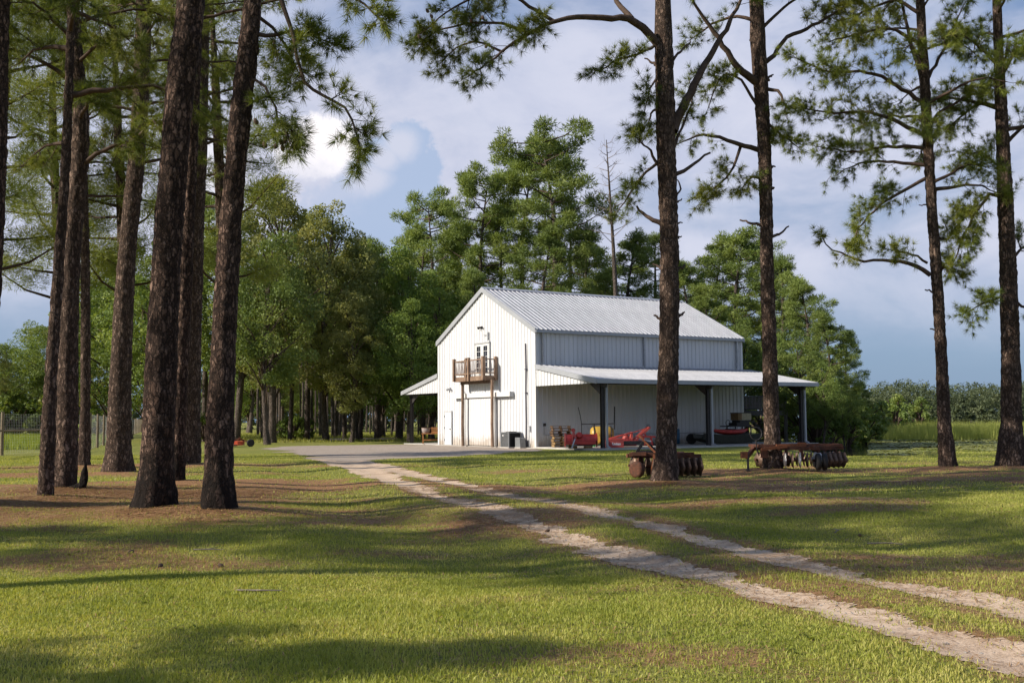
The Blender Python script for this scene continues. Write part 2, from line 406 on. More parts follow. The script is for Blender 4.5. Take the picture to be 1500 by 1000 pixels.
def ground_mat():
    n = new_mat('lawn'); p = pos(n)
    st = n.node('ShaderNodeAttribute', attribute_name='straw').outputs['Fac']
    md = n.node('ShaderNodeAttribute', attribute_name='mud').outputs['Fac']
    big = n.noise(p, 0.22, 5, .6); mid = n.noise(p, 2.3, 5, .65); fine = n.noise(p, 22.0, 5, .7); vf = n.noise(p, 90.0, 3, .7)
    g = n.mix(n.ss(mid, .3, .7), (0.150, 0.170, 0.032), (0.265, 0.275, 0.060))
    g = n.mix(n.ss(big, .35, .7), g, (0.275, 0.270, 0.075))
    g = n.mix(n.ss(fine, .35, .75), g, (0.120, 0.125, 0.036))
    soil = n.mix(n.ss(fine, .3, .7), (0.175, 0.090, 0.042), (0.37, 0.205, 0.098))
    soil = n.mix(n.ss(vf, .4, .8), soil, (0.33, 0.215, 0.13))
    f = n.math('ADD', st, n.math('MULTIPLY', n.math('SUBTRACT', n.math('ADD', n.math('MULTIPLY', mid, .5), n.math('MULTIPLY', fine, .5)), .5), 1.5))
    col = n.mix(n.ss(f, .28, .72), g, soil)
    col = n.mix(md, col, (0.045, 0.042, 0.025))
    h = n.math('ADD', n.math('MULTIPLY', fine, .7), n.math('MULTIPLY', vf, .4))
    finish(n, col, 0.95, 0.0, h, 0.9, 0.05, 0.1)
ground_mat()
def sand_mat(name, lo, hi, straw=0.35):
    n = new_mat(name); p = pos(n)
    big = n.noise(p, 0.7, 5, .6); mid = n.noise(p, 5.0, 5, .65); fine = n.noise(p, 40.0, 5, .75); peb = n.node('ShaderNodeTexVoronoi'); peb.inputs['Scale'].default_value = 38.0; n.l.new(p, peb.inputs['Vector'])
    c = n.mix(n.ss(mid, .3, .7), lo, hi)
    c = n.mix(n.ss(fine, .45, .8), c, tuple(x * .62 for x in lo))
    c = n.mix(n.math('MULTIPLY', n.ss(n.math('ADD', n.math('MULTIPLY', big, .6), n.math('MULTIPLY', fine, .4)), .48, .66), straw), c, (0.21, 0.12, 0.07))
    h = n.math('ADD', n.math('MULTIPLY', fine, .5), n.math('MULTIPLY', peb.outputs['Distance'], .5))
    finish(n, c, 0.92, 0.0, h, 0.45, 0.015, 0.15)
sand_mat('sand', (0.45, 0.335, 0.235), (0.61, 0.475, 0.355), 0.8)
sand_mat('gravel', (0.27, 0.225, 0.185), (0.39, 0.33, 0.275), 0.3)
def water_mat():
    n = new_mat('pond_water'); p = pos(n)
    finish(n, n.mix(n.noise(p, .3), (0.018, 0.022, 0.014), (0.03, 0.034, 0.02)), 0.07, 0.0, n.noise(n.mapv(p, (1, 2, 1)), 3.0, 3), 0.15, 0.02, 0.5)
water_mat()
print('materials ok')
# ------------------------------------------------------------------ layout data
BX, BY, YAW = 1.2794, 58.4125, 1.0031                # right front corner of the barn
TV = np.array([math.cos(YAW), -math.sin(YAW)]); SV = np.array([math.sin(YAW), math.cos(YAW)])
def L2W(a, b, z=0.0):
    v = np.array([BX, BY]) + a * TV + b * SV; return np.array([v[0], v[1], z])
def col_at(px, a, py=650):                            # depth b along the barn where column px meets the line a = const
    d = ray(px, py); o = np.array([BX, BY]) + a * TV
    k = (o @ TV) / (d[:2] @ TV); return float((d[:2] * k - np.array([BX, BY])) @ SV)
near_rut = [(1640,1020),(1500,975),(1425,950),(1350,930),(1250,905),(1175,880),(1100,857),(1030,836),(950,817),(850,789),(750,757),(690,738),(650,727),(600,710),(550,691),(500,677),(465,668)]
far_rut = [(1680,945),(1500,897),(1450,885),(1350,861),(1250,840),(1150,817),(1050,791),(950,767),(850,745),(750,726),(675,706),(600,692),(550,682),(500,671)]
NR = np.array([G(*p)[:2] for p in near_rut]); FR = np.array([G(*p)[:2] for p in far_rut])
CT = np.array([(G(*a)[:2]) for a in [(1640,980),(1500,935),(1350,895),(1250,871),(1150,845),(1050,817),(950,791),(850,766),(750,741),(650,714),(560,686),(490,672)]])
YARD = np.array([G(*p)[:2] for p in [(392,655.5),(430,653),(560,651.5),(640,651),(700,652.5),(786,655.5),(796,661),(740,664),(680,667.5),(600,672),(540,674),(480,672),(430,663)]])
def seg_dist(x, y, P):
    d = np.full(np.shape(x), 1e9)
    for (ax, ay), (bx, by) in zip(P[:-1], P[1:]):
        dx, dy = bx - ax, by - ay; t = np.clip(((x - ax) * dx + (y - ay) * dy) / (dx * dx + dy * dy), 0, 1)
        d = np.minimum(d, np.hypot(x - ax - t * dx, y - ay - t * dy))
    return d
def in_poly(x, y, P):                                 # signed distance, positive inside
    ins = np.zeros(np.shape(x), bool); n = len(P)
    for i in range(n):
        (ax, ay), (bx, by) = P[i], P[(i + 1) % n]
        c = (ay > y) != (by > y)
        with np.errstate(divide='ignore', invalid='ignore'):
            ins ^= c & (x < (bx - ax) * (y - ay) / (by - ay if by != ay else 1e-9) + ax)
    d = seg_dist(x, y, np.vstack([P, P[:1]])); return np.where(ins, d, -d)
# name: (list of (px, py, width px)), lowest first; world depth comes from the first point on the ground
TREES = {
 'T1': [(-48,745,50),(-26,500,40),(-12,300,36),(-3,0,34)],
 'T2': [(66,735,23),(74,560,17),(85,400,15),(97,220,14),(103,60,12)],
 'T3': [(92,721,38),(98,650,31),(103,400,26),(118,200,25),(113,90,18),(108,0,15)],
 'T4': [(122,685,19),(125,600,14),(125,400,13),(122,250,12),(120,100,10)],
 'T5': [(173,692,44),(174,640,34),(184,400,26),(204,180,24),(211,0,22)],
 'T6': [(226,751,64),(230,680,49),(243,400,42),(262,150,41),(280,0,40)],
 'T7': [(259,710,24),(263,600,20),(272,400,19),(284,150,17),(290,0,16)],
 'T8': [(279,681,30),(282,620,22),(288,400,18),(295,200,17),(300,0,15)],
 'T9': [(320,753,56),(320,690,42),(333,400,33),(349,200,31),(370,0,27)],
 'T10': [(974,706,42),(976,660,31),(981,410,28),(977,250,27),(973,100,28),(971,0,24)],
 'T11': [(1132,692,32),(1131,640,24),(1124,400,20),(1119,200,19),(1110,60,23),(1108,0,22)],
 'T12': [(1388,690,27),(1383,620,19),(1377,480,16),(1365,300,15),(1353,100,15),(1348,0,13)],
 'T13': [(1480,688,44),(1481,620,30),(1480,500,26),(1473,300,22),(1464,100,15),(1460,0,13)],
}
TBASE = {k: G(v[0][0], v[0][1]) for k, v in TREES.items()}
# trees whose shade falls into the picture from the left
SHADE = {'S1': (-17.0, 6.65), 'S2': (-25.5, 8.6), 'S7': (-18.5, 16.8)}
ALLT = np.array([b[:2] for b in TBASE.values()] + list(SHADE.values()))
SHORE = np.array([G(*p, -0.2)[:2] for p in [(1700,684),(1500,675),(1400,672),(1352,666),(1312,659),(1270,655),(1230,654)]])
SHX = SHORE[::-1]                                      # pond edge runs away to the left
def pond_depth(x, y):
    """0 on the lawn, 1 in the pond"""
    ys = np.interp(x, np.sort(SHORE[:, 0]), SHORE[np.argsort(SHORE[:, 0]), 1])
    a = sstep(y - ys, -2.0, 5.0) * sstep(x - 0.23 * y, 0.0, 6.0)
    return a * sstep(x, 10, 14)
def H(x, y):
    x = np.asarray(x, float); y = np.asarray(y, float)
    z = 0.16 * (fbm(x * .16, y * .16, 0, 2) - .5) * sstep(60 - y, 10, 30) + 0.05 * (fbm(x * .8 + 5, y * .8, 1, 2) - .5) * sstep(50 - y, 5, 25)
    d = seg_dist(x, y, CT)
    cx = np.interp(y, CT[::1][:, 1], CT[:, 0]) if CT[0, 1] < CT[-1, 1] else 0
    side = x - cx
    fade = sstep(y, 9, 14) * (1 - sstep(y, 36, 44))
    z = z - 0.12 * np.exp(-((side + 2.7 + .2 * np.sin(y * .35)) / 1.15) ** 2) * fade
    z = z - 0.08 * np.exp(-((side - 2.9) / 0.9) ** 2) * fade
    z = z - 0.035 * np.exp(-(seg_dist(x, y, NR) / .35) ** 2) - 0.03 * np.exp(-(seg_dist(x, y, FR) / .3) ** 2)
    for bx, by in ALLT[:13]:
        r2 = (x - bx) ** 2 + (y - by) ** 2; z = z + 0.11 * np.exp(-r2 / 1.1)
    # keep the yard and barn level
    z = z * (1 - sstep(y, 40, 46) * (1 - pond_depth(x, y)))
    return z - 0.85 * pond_depth(x, y)
def hz(x, y): return float(H(np.array([x]), np.array([y]))[0])
def rut_mask(x, y):                                    # > 0 on bare sand
    e = (fbm(x * 1.6, y * 1.6, 2, 3) - .5) * .55 + (fbm(x * 9, y * 9, 5, 2) - .5) * .22
    w = 0.29 + .42 * sstep(y, 24, 40)
    a = w - seg_dist(x, y, NR) + e; b = w * .80 - seg_dist(x, y, FR) + e
    return np.maximum(a, b)
def yard_mask(x, y):
    e = (fbm(x * .6, y * .6, 4, 4) - .5) * 3.4
    q = G(520, 643)[:2]; patch = 1.0 - np.hypot((x - q[0]) / 4.5, (y - q[1]) / 5.0)
    return np.maximum(in_poly(x, y, YARD) + e + .15, patch * 2 + e)
def straw_mask(x, y):
    s = np.zeros(np.shape(x))
    for bx, by in ALLT:
        r = np.hypot(x - bx, (y - by)); s = np.maximum(s, np.exp(-(r / 1.9) ** 2) * .95)
        s = np.maximum(s, np.exp(-(np.hypot((x - bx) * .40, y - by) / 2.5) ** 2) * .72)
    n1 = fbm(x * .33 + 3, y * .5, 7, 4); n2 = fbm(x * 1.3, y * 1.6, 8, 3)
    s = s * (.45 + 1.15 * n2) + sstep(n1, .53, .68) * .55 * (1 - sstep(y, 34, 46)) + sstep(n2, .58, .75) * .22 * (1 - sstep(y, 26, 40))
    dr = np.minimum(seg_dist(x, y, NR), seg_dist(x, y, FR)); s = np.maximum(s, np.exp(-((dr - .32) / .28) ** 2) * (.25 + .7 * n2))
    return np.clip(s, 0, 1)

# ------------------------------------------------------------------ ground
def axis(lo, flo, fhi, hi, step, n1, n2):
    a = flo - (flo - lo) * (np.linspace(1, 0, n1, endpoint=False) ** 3)
    b = np.arange(flo, fhi, step); c = fhi + (hi - fhi) * (np.linspace(0, 1, n2) ** 3)
    return np.unique(np.round(np.concatenate([a, b, c]), 4))
def grid_mesh(name, xs, ys, mat, keep=None, dz=0.0, attrs=()):
    X, Y = np.meshgrid(xs, ys); X = X.ravel(); Y = Y.ravel(); nx, ny = len(xs), len(ys)
    i = np.arange((ny - 1) * nx).reshape(ny - 1, nx)[:, :-1].ravel()
    q = np.stack([i, i + 1, i + nx + 1, i + nx], 1)
    if keep is not None:
        k = keep(X, Y); tri = np.vstack([q[:, [0, 1, 2]], q[:, [0, 2, 3]]]); tri = tri[(k[tri].mean(1) > 0)]
        used, inv = np.unique(tri, return_inverse=True); X, Y, q = X[used], Y[used], inv.reshape(-1, 3)
    v = np.stack([X, Y, H(X, Y) + dz], 1)
    me = mesh_np(name, v, q, mat, smooth=True)
    for an, fn in attrs:
        a = me.attributes.new(an, 'FLOAT', 'POINT'); a.data.foreach_set('value', np.ascontiguousarray(fn(X, Y), dtype=np.float32))
    return me
xs = axis(-1800, -15, 17, 1800, .19, 46, 60); ys = axis(-300, 4, 42, 3000, .19, 26, 90)
g = link('ground', grid_mesh('ground', xs, ys, 'lawn', attrs=(('straw', straw_mask), ('mud', lambda x, y: sstep(pond_depth(x, y), .35, .8)))))
tag(g, 'mown lawn with brown pine straw patches', kind='structure')
tr = link('dirt_track', grid_mesh('dirt_track', np.arange(-9.5, 6.5, .065), np.arange(4.6, 47, .065), 'sand', lambda x, y: rut_mask(x, y), 0.006))
tag(tr, 'sandy two-rut track across the lawn', kind='structure')
yd = link('gravel_yard', grid_mesh('gravel_yard', np.arange(-24, 4, .25), np.arange(40, 100, .25), 'gravel', lambda x, y: yard_mask(x, y), 0.010))
tag(yd, 'grey gravel yard in front of the barn', kind='structure')
wv = [(8, 36, -.42), (160, 36, -.42), (160, 260, -.42), (8, 260, -.42)]
wo = link('pond', mesh_np('pond', wv, np.array([[0, 1, 2, 3]]), 'pond_water')); tag(wo, 'dark still pond water', kind='structure')

# ------------------------------------------------------------------ barn
BW, BL, HE, HR = 11.0, 15.43, 6.34, 9.12
barn = thing('barn', (BX, BY, 0), -YAW, 'tall white ribbed metal barn with open lean-to sheds and a balcony', 'barn')
SLOPE = (HR - HE) / (BW / 2)
def gable_z(x): return HE + SLOPE * (BW / 2 - abs(x + BW / 2))
PW = 0.9169
def profile(w, n=3, h=.038):
    pts = [(0, 0)]
    for k in range(n):
        c = w * (k + .5) / n; pts += [(c - .055, 0), (c - .022, h), (c + .022, h), (c + .055, 0)]
    return pts + [(w, 0)]
def panel_mesh(name, mat, P, zb, zt, w=PW, n=3, h=.038):
    """P(u, o, z) -> local point; zb, zt functions of u"""
    pr = profile(w, n, h); vs = []
    for u, o in pr: vs += [P(u, o, zb(u)), P(u, o, zt(u))]
    fs = [(2 * i, 2 * i + 2, 2 * i + 3, 2 * i + 1) for i in range(len(pr) - 1)]
    return MB().add(vs, fs).mesh(name, mat)
# gable wall
NG = 12
gw = MB().prism([(-BW, .02, 0), (0, .02, 0), (0, .02, HE), (-BW / 2, .02, HR), (-BW, .02, HE)], (0, .14, 0)).build('gable_wall', 'white_siding', barn)
for i in range(NG):
    x0 = -BW + i * BW / NG
    me = panel_mesh('siding_panel', 'white_siding', lambda u, o, z, x0=x0: (x0 + u, -o, z), lambda u: .05, lambda u, x0=x0: gable_z(x0 + u) + .02, BW / NG)
    link('siding_panel', me, gw)
bwl = MB().prism([(-BW, BL, 0), (0, BL, 0), (0, BL, HE), (-BW / 2, BL, HR), (-BW, BL, HE)], (0, -.14, 0)).build('back_wall', 'white_siding', barn)
# side walls
NS = 17; PWS = BL / NS
for sgn, x in ((1, 0.0), (-1, -BW)):
    w = MB().bx(x - .14 * sgn, x - .02 * sgn, .17, BL - .15, 0, HE).build('side_wall', 'white_siding', barn)
    zs_ = 4.30
    lo_ = panel_mesh('siding_panel', 'white_siding', lambda u, o, z: (o * sgn, u, z), lambda u: .05, lambda u: zs_, PWS)
    up_ = panel_mesh('siding_panel', 'white_siding', lambda u, o, z: (o * sgn, u, z), lambda u: zs_ + .002, lambda u: HE + .05, PWS)
    for i in range(NS):
        for me in (lo_, up_): p = link('siding_panel', me, w); p.location = (x, i * PWS, 0)
# corner trim
for x, y in ((-BW, 0), (0, 0), (0, BL), (-BW, BL)):
    sx = 1 if x == 0 else -1; sy = 1 if y else -1
    MB().bx(x - .10 * sx, x + .052 * sx, y - .10 * sy, y + .052 * sy, 0.02, HE - .02).build('corner_trim', 'white_paint', barn)
# main roof
OV = .10; RZ = .22
roof = MB().prism([(-BW - .14, -OV + .02, HE + RZ - .14 * SLOPE - .06), (-BW / 2, -OV + .02, HR + RZ - .06), (.14, -OV + .02, HE + RZ - .14 * SLOPE - .06), (.14, -OV + .02, HE + RZ - .14 * SLOPE - .10), (-BW / 2, -OV + .02, HR + RZ - .10), (-BW - .14, -OV + .02, HE + RZ - .14 * SLOPE - .10)], (0, BL + 2 * OV - .04, 0)).build('roof', 'trim_metal', barn)
NRF = 17; PWR = (BL + 2 * OV) / NRF
nrm = Vector((SLOPE, 0, 1)).normalized()
def slope_panels(parent, xe, ze, xr, zr, y0, n, w):
    d = Vector((xe - xr, 0, ze - zr)); nn = Vector((-d.z, 0, d.x)).normalized(); nn = nn if nn.z > 0 else -nn
    me = panel_mesh('roof_panel', 'roof_metal', lambda u, o, z: tuple(Vector((xr, u, zr)) + d * z + nn * o), lambda u: 0.0, lambda u: 1.0, w, 3, .045)
    for i in range(n):
        p = link('roof_panel', me, parent); p.location = (0, y0 + i * w, 0)
slope_panels(roof, .20, HE + RZ - .20 * SLOPE, -BW / 2, HR + RZ, -OV, NRF, PWR)
slope_panels(roof, -BW - .20, HE + RZ - .20 * SLOPE, -BW / 2, HR + RZ, -OV, NRF, PWR)
MB().prism([(-BW / 2 - .22, -OV - .02, HR + RZ - .22 * SLOPE + .055), (-BW / 2, -OV - .02, HR + RZ + .075), (-BW / 2 + .22, -OV - .02, HR + RZ - .22 * SLOPE + .055), (-BW / 2, -OV - .02, HR + RZ + .05)], (0, BL + 2 * OV + .04, 0)).build('ridge_cap', 'trim_metal', roof)
for y in (-OV - .03, BL + OV - .03):
    for sx in (1, -1):
        xe = (.16 if sx > 0 else -BW - .16); xr = -BW / 2; ze = HE - .16 * SLOPE; zr = HR
        MB().prism([(xe, y, ze - .03), (xr, y, zr - .03), (xr, y, zr + RZ + .05), (xe, y, ze + RZ + .05)], (0, .06, 0)).build('rake_trim', 'trim_metal', roof)
for x0, x1 in ((.06, .24), (-BW - .24, -BW - .06)):
    MB().bx(x0, x1, -OV, BL + OV, HE - .04, HE + .10).build('gutter', 'trim_metal', roof)
for y in (.42, 7.57, 14.95):
    MB().bx(.07, .17, y - .055, y + .055, 4.62, HE - .02).build('downspout', 'light_grey', barn)
# lean-to sheds
def lean_to(x0, sgn, z0, z1, wdt, y0, y1, posts):
    X = lambda d: x0 + sgn * d
    rf = MB().prism([(X(.02), y0, z0 - .07), (X(wdt), y0, z1 - .07), (X(wdt), y0, z1 - .11), (X(.02), y0, z0 - .11)], (0, y1 - y0, 0)).build('shed_roof', 'trim_metal', barn)
    n = 17; slope_panels(rf, X(wdt + .03), z1 - .03 * (z0 - z1) / wdt, X(.04), z0, y0, n, (y1 - y0) / n)
    MB().bx(X(wdt), X(wdt + .11), y0 - .02, y1 + .02, z1 - .18, z1 + .035).build('gutter', 'trim_metal', rf)
    for y in (y0 - .035, y1 - .005):
        MB().prism([(X(.06), y, z0 - .20), (X(wdt + .05), y, z1 - .20), (X(wdt + .05), y, z1 + .055), (X(.06), y, z0 + .055)], (0, .04, 0)).build('rake_trim', 'trim_metal', rf)
    zb = z1 - .16
    # ribbed infill above the open bay
    wi = wdt - .12; k = int(wi / .9); ww = wi / k
    inf = MB().prism([(X(.07), .03, zb + .02), (X(wi), .03, zb + .02), (X(wi), .03, z1 - .08), (X(.07), .03, z0 - .13)], (0, .03, 0)).build('end_infill', 'white_siding', barn)
    for i in range(k):
        xa = .06 + i * ww
        me = panel_mesh('siding_panel', 'white_siding', lambda u, o, z, xa=xa: (X(xa + u), .0 - o, z), lambda u: zb, lambda u, xa=xa: z0 - .12 - (z0 - z1) * (xa + u) / wdt, ww)
        link('siding_panel', me, inf)
    for y in posts:
        xp = X(wdt - .45)
        MB().bx(xp - .08, xp + .08, y - .015, y + .015, .02, z1 - .2).bx(xp - .09, xp - .07, y - .09, y + .09, .02, z1 - .2).bx(xp + .07, xp + .09, y - .09, y + .09, .02, z1 - .2).bx(xp - .14, xp + .14, y - .14, y + .14, .0, .03).prism([(xp - sgn * .1, y - .03, z1 - .75), (xp - sgn * .1, y - .03, z1 - .2), (xp - sgn * 1.3, y - .03, z1 + .02), ], (0, .06, 0)).build('post', 'dark_steel', barn)
        MB().bar((X(.1), y, z0 - .30), (X(wdt - .1), y, z1 - .27), .12, .24).build('rafter', 'dark_steel', barn)
        ds = MB(); xd = X(wdt - .45 + .16); yd_ = y + .14
        ds.bx(xd - .055, xd + .055, yd_ - .055, yd_ + .055, .16, z1 - .15).bar((xd, yd_, .2), (xd + sgn * .22, yd_ + .05, .07), .10, .10)
        ds.build('downspout', 'trim_metal', barn)
    for d in (wdt - .38, wdt * .66, wdt * .33):
        zz = z0 - (z0 - z1) * d / wdt
        MB().bx(X(d) - .04, X(d) + .04, y0 + .12, y1 - .12, zz - .28, zz - .13).build('purlin', 'dark_steel', barn)
lean_to(0.0, 1, 4.52, 3.53, 5.54, -.08, BL + .52, (.64, 7.81, 15.05))
lean_to(-BW, -1, 4.45, 3.45, 5.05, -.08, BL + .1, (.45, 7.6, 15.0))
MB().bx(.06, 5.55, -.25, BL + .5, -.3, .09).build('slab', 'concrete', barn)
MB().bx(-BW - 5.1, -BW - .06, .1, BL, -.3, .06).build('slab', 'concrete', barn)
MB().bx(-BW - .05, .3, -.26, -.02, -.2, .045).build('foundation', 'concrete', barn)
# small door
dr = MB().bx(-10.14, -9.32, -.075, -.045, .06, 2.06).build('door', 'white_paint', barn)
MB().bx(-10.22, -10.14, -.09, -.03, .05, 2.14).bx(-9.32, -9.24, -.09, -.03, .05, 2.14).bx(-10.14, -9.32, -.09, -.03, 2.06, 2.14).build('door_frame', 'light_grey', dr)
MB().lathe([(.035, 0), (.035, .05), (.02, .06)], (-9.41, -.075, 1.02), (0, -1, 0), 10).build('handle', 'dark_steel', dr)
for z in (.35, 1.1, 1.8): MB().bx(-10.15, -10.10, -.10, -.085, z - .06, z + .06).build('hinge', 'dark_steel', dr)
# sliding door and its track cover
SDX0, SDX1 = -7.46, -4.05
sd = MB().bx(SDX0, SDX1, -.16, -.08, .08, 2.86).build('sliding_door', 'white_siding', barn)
for i in range(4):
    w = (SDX1 - SDX0) / 4; x0 = SDX0 + i * w
    link('door_panel', panel_mesh('door_panel', 'white_siding', lambda u, o, z, x0=x0: (x0 + u, -.165 - o * .7, z), lambda u: .10, lambda u: 2.85, w), sd)
for x in (SDX0, SDX1): MB().bx(x - .05, x + .05, -.215, -.07, .07, 2.88).build('door_edge', 'white_paint', sd)
tc = MB().bx(-8.82, -2.21, -.30, -.04, 2.88, 3.13).build('track_cover', 'white_paint', barn)
MB().bx(-2.21, -2.18, -.31, -.03, 2.86, 3.14).build('end_cap', 'light_grey', tc)
for x in (-7.7, -4.6): MB().bx(x - .03, x + .03, -.06, -.03, 2.86, 3.30).build('bracket', 'light_grey', tc)
# double glazed door onto the balcony
bd = MB().bx(-6.30, -4.74, -.07, -.03, 4.06, 6.04).build('balcony_door', 'white_paint', barn)
MB().bx(-6.42, -4.68, -.14, -.03, 6.04, 6.13).bx(-6.38, -6.30, -.10, -.03, 4.06, 6.04).bx(-4.74, -4.68, -.10, -.03, 4.06, 6.04).build('door_frame', 'light_grey', bd)
for xc in (-5.91, -5.13):
    MB().bx(xc - .37, xc + .37, -.10, -.072, 4.08, 6.02).build('door_leaf', 'white_paint', bd)
    for i in range(2):
        for j in range(5):
            xa = xc - .23 + i * .23; za = 4.32 + j * .318
            MB().bx(xa + .012, xa + .218, -.108, -.101, za + .012, za + .305).build('pane', 'dark_glass', bd)
MB().lathe([(.03, 0), (.03, .05)], (-5.58, -.10, 5.05), (0, -1, 0), 8).build('handle', 'dark_steel', bd)
# balcony of rough timber
BX0, BX1, BZ, BD = -7.37, -3.94, 3.83, .92
bal = MB().bx(BX0, BX1, -BD, -BD + .05, BZ, BZ + .24).bx(BX1 - .05, BX1, -BD + .05, -.07, BZ, BZ + .24).bx(BX0, BX0 + .05, -BD + .05, -.07, BZ, BZ + .24).build('balcony', 'weathered_wood', barn)
for k in range(7): MB().bx(BX0 + .06, BX1 - .06, -BD + .06 + k * .12, -BD + .165 + k * .12, BZ + .235, BZ + .27).build('deck_board', 'weathered_wood', bal)
for k in range(6): MB().bx(BX0 + .25 + k * .58, BX0 + .30 + k * .58, -BD + .06, -.08, BZ + .02, BZ + .22).build('joist', 'weathered_wood', bal)
def rpost(x, y, w, top=5.20): MB().bx(x - w, x + w, y - w, y + w, BZ + .02, top).build('railing_post', 'weathered_wood', bal)
for x, y, w in ((BX0 + .02, -BD - .03, .075), (-5.62, -BD - .03, .075), (BX1 - .03, -BD - .035, .09), (BX1 + .01, -.14, .08), (BX0 + .01, -.14, .08), (-6.0, -BD + .0, .05)): rpost(x, y, w)
for a, b in (((BX0, -BD, 5.02), (-5.62, -BD, 5.03)), ((-5.62, -BD, 5.03), (BX1, -BD, 5.06)), ((BX1, -BD, 5.06), (BX1, -.1, 5.03)), ((BX0, -BD, 5.02), (BX0, -.1, 5.02)),
             ((BX0, -BD, 4.25), (-5.62, -BD, 4.26)), ((-5.62, -BD, 4.26), (BX1, -BD, 4.26)), ((BX1, -BD, 4.25), (BX1, -.1, 4.26)), ((BX0, -BD, 4.25), (BX0, -.1, 4.26))):
    MB().bar(a, b, .07, .06).build('rail', 'weathered_wood', bal)
rr = random.Random(5)
def stick(x, y, dx, dy):
    a = Vector((x, y, 4.27)); b = Vector((x + dx, y + dy, 5.01)); m = (a + b) / 2 + Vector((rr.uniform(-.03, .03), rr.uniform(-.01, .01), 0))
    MB().tube([a, m, b], [.020, .017, .014], 6).build('baluster', 'grey_sticks', bal)
for x in np.arange(BX0 + .13, BX1 - .1, .115): stick(x, -BD, rr.uniform(-.07, .07), 0)
for y in np.arange(-BD + .12, -.15, .105):
    stick(BX1, y, 0, rr.uniform(-.08, .08)); stick(BX0, y, 0, rr.uniform(-.06, .06))
for x in (-7.14, -3.76):
    MB().tube([(x + .02, -.5, .03), (x - .02, -.5, 1.3), (x + .01, -.5, 2.6), (x, -.5, BZ + .02)], [.10, .095, .09, .09], 10).build('support_post', 'weathered_wood', bal)
MB().bx(BX0 + .1, BX1 - .03, -.58, -.44, BZ - .16, BZ - .005).build('beam', 'weathered_wood', bal)
# lamps and fittings on the gable
lp = MB().bx(-5.70, -5.56, -.09, -.04, 6.96, 7.08).build('flood_lamp', 'dark_steel', barn)
for dx in (-.17, .17): MB().lathe([(.03, 0), (.07, .06), (.085, .16)], (-5.63 + dx * .5, -.1, 7.03), (dx, -.12, -.09), 10).build('lamp_head', 'dark_steel', lp)
lp = MB().bx(-9.58, -9.42, -.09, -.04, 3.44, 3.58).build('flood_lamp', 'light_grey', barn)
for dx in (-.15, .15): MB().lathe([(.03, 0), (.07, .06), (.085, .15)], (-9.5 + dx * .5, -.1, 3.50), (dx, -.12, -.08), 10).build('lamp_head', 'light_grey', lp)
MB().bx(-5.42, -4.86, -.09, -.06, 6.53, 6.56).bx(-4.88, -4.78, -.16, -.045, 6.20, 6.68).build('wall_sconce', 'light_grey', barn)
MB().tube([(-.83, -.10, 5.75), (-.80, -.10, 4.4), (-.84, -.10, 3.0), (-.82, -.10, 1.5), (-.86, -.10, .04)], .045, 8).build('conduit', 'dark_conduit', barn)
MB().bx(-.90, -.76, -.14, -.05, 2.98, 3.06).bx(-.90, -.76, -.14, -.05, 4.30, 4.36).build('conduit_clamp', 'dark_conduit', barn)
MB().bx(-.60, -.46, -.14, -.05, .92, 1.22).tube([(-.53, -.09, .92), (-.53, -.09, .08)], .02, 6).build('outlet_box', 'light_grey', barn)
MB().tube([(.07, .47, 1.27), (.07, .47, .72), (.07, .62, .70), (.07, BL - .3, .70)], .022, 6).build('water_pipe', 'light_grey', barn)
MB().bx(.05, .16, .42, .54, 1.2, 1.36).build('hose_valve', 'dark_steel', barn)
for b in (7.77, 3.9): MB().bx(.045, .13, b - .08, b + .08, 1.02, 1.24).build('outlet_box', 'light_grey', barn)

# ------------------------------------------------------------------ condenser and utility box by the gable
o = L2W(-1.74, -.52)
ac = thing('air_conditioner', (o[0], o[1], .012), -YAW, 'dark grey louvred air conditioning condenser beside the white gable wall', 'air conditioner')
MB().bx(-.46, .46, -.46, .46, 0, .06).build('base_pad', 'concrete', ac)
MB().bx(-.36, .36, -.36, .36, .07, .82).build('coil', 'black_metal', ac)
for k in range(11):
    z = .12 + k * .064
    MB().box((0, -.385, z), (.70, .03, .035), Matrix.Rotation(.5, 3, 'X')).build('louvre', 'ac_grey', ac)
    MB().box((.385, 0, z), (.03, .70, .035), Matrix.Rotation(.5, 3, 'Y')).build('louvre', 'black_metal', ac)  # right louvres black: the shade on that face is put into their colour
for x in (-.385, .385):
    for y in (-.385, .385): MB().bx(x - .035, x + .035, y - .035, y + .035, .06, .84).build('corner_post', 'ac_grey', ac)
MB().bx(-.42, .42, -.42, .42, .82, .875).build('top_cover', 'ac_grey', ac)
MB().lathe([(.30, 0), (.30, .02), (.27, .03)], (0, 0, .875), (0, 0, 1), 20).build('fan_grille', 'black_metal', ac)
MB().bx(-.26, -.14, -.41, -.402, .66, .71).build('badge', 'white_letter', ac)
o = L2W(-.98, -.40)
ub = thing('utility_cabinet', (o[0], o[1], .012), -YAW, 'low grey utility cabinet at the foot of the dark conduit', 'cabinet')
MB().prism([(-.22, -.20, .05), (.30, -.20, .05), (.24, -.20, .56), (-.22, -.20, .58)], (0, .36, 0)).build('body', 'ac_grey', ub)
MB().bx(-.25, .33, -.23, .19, 0, .05).build('base', 'concrete', ub)
MB().tube([(-.22, -.05, .12), (-.42, -.07, .10), (-.52, -.08, .2)], .025, 6).build('hose', 'light_grey', ub)
print('barn ok')
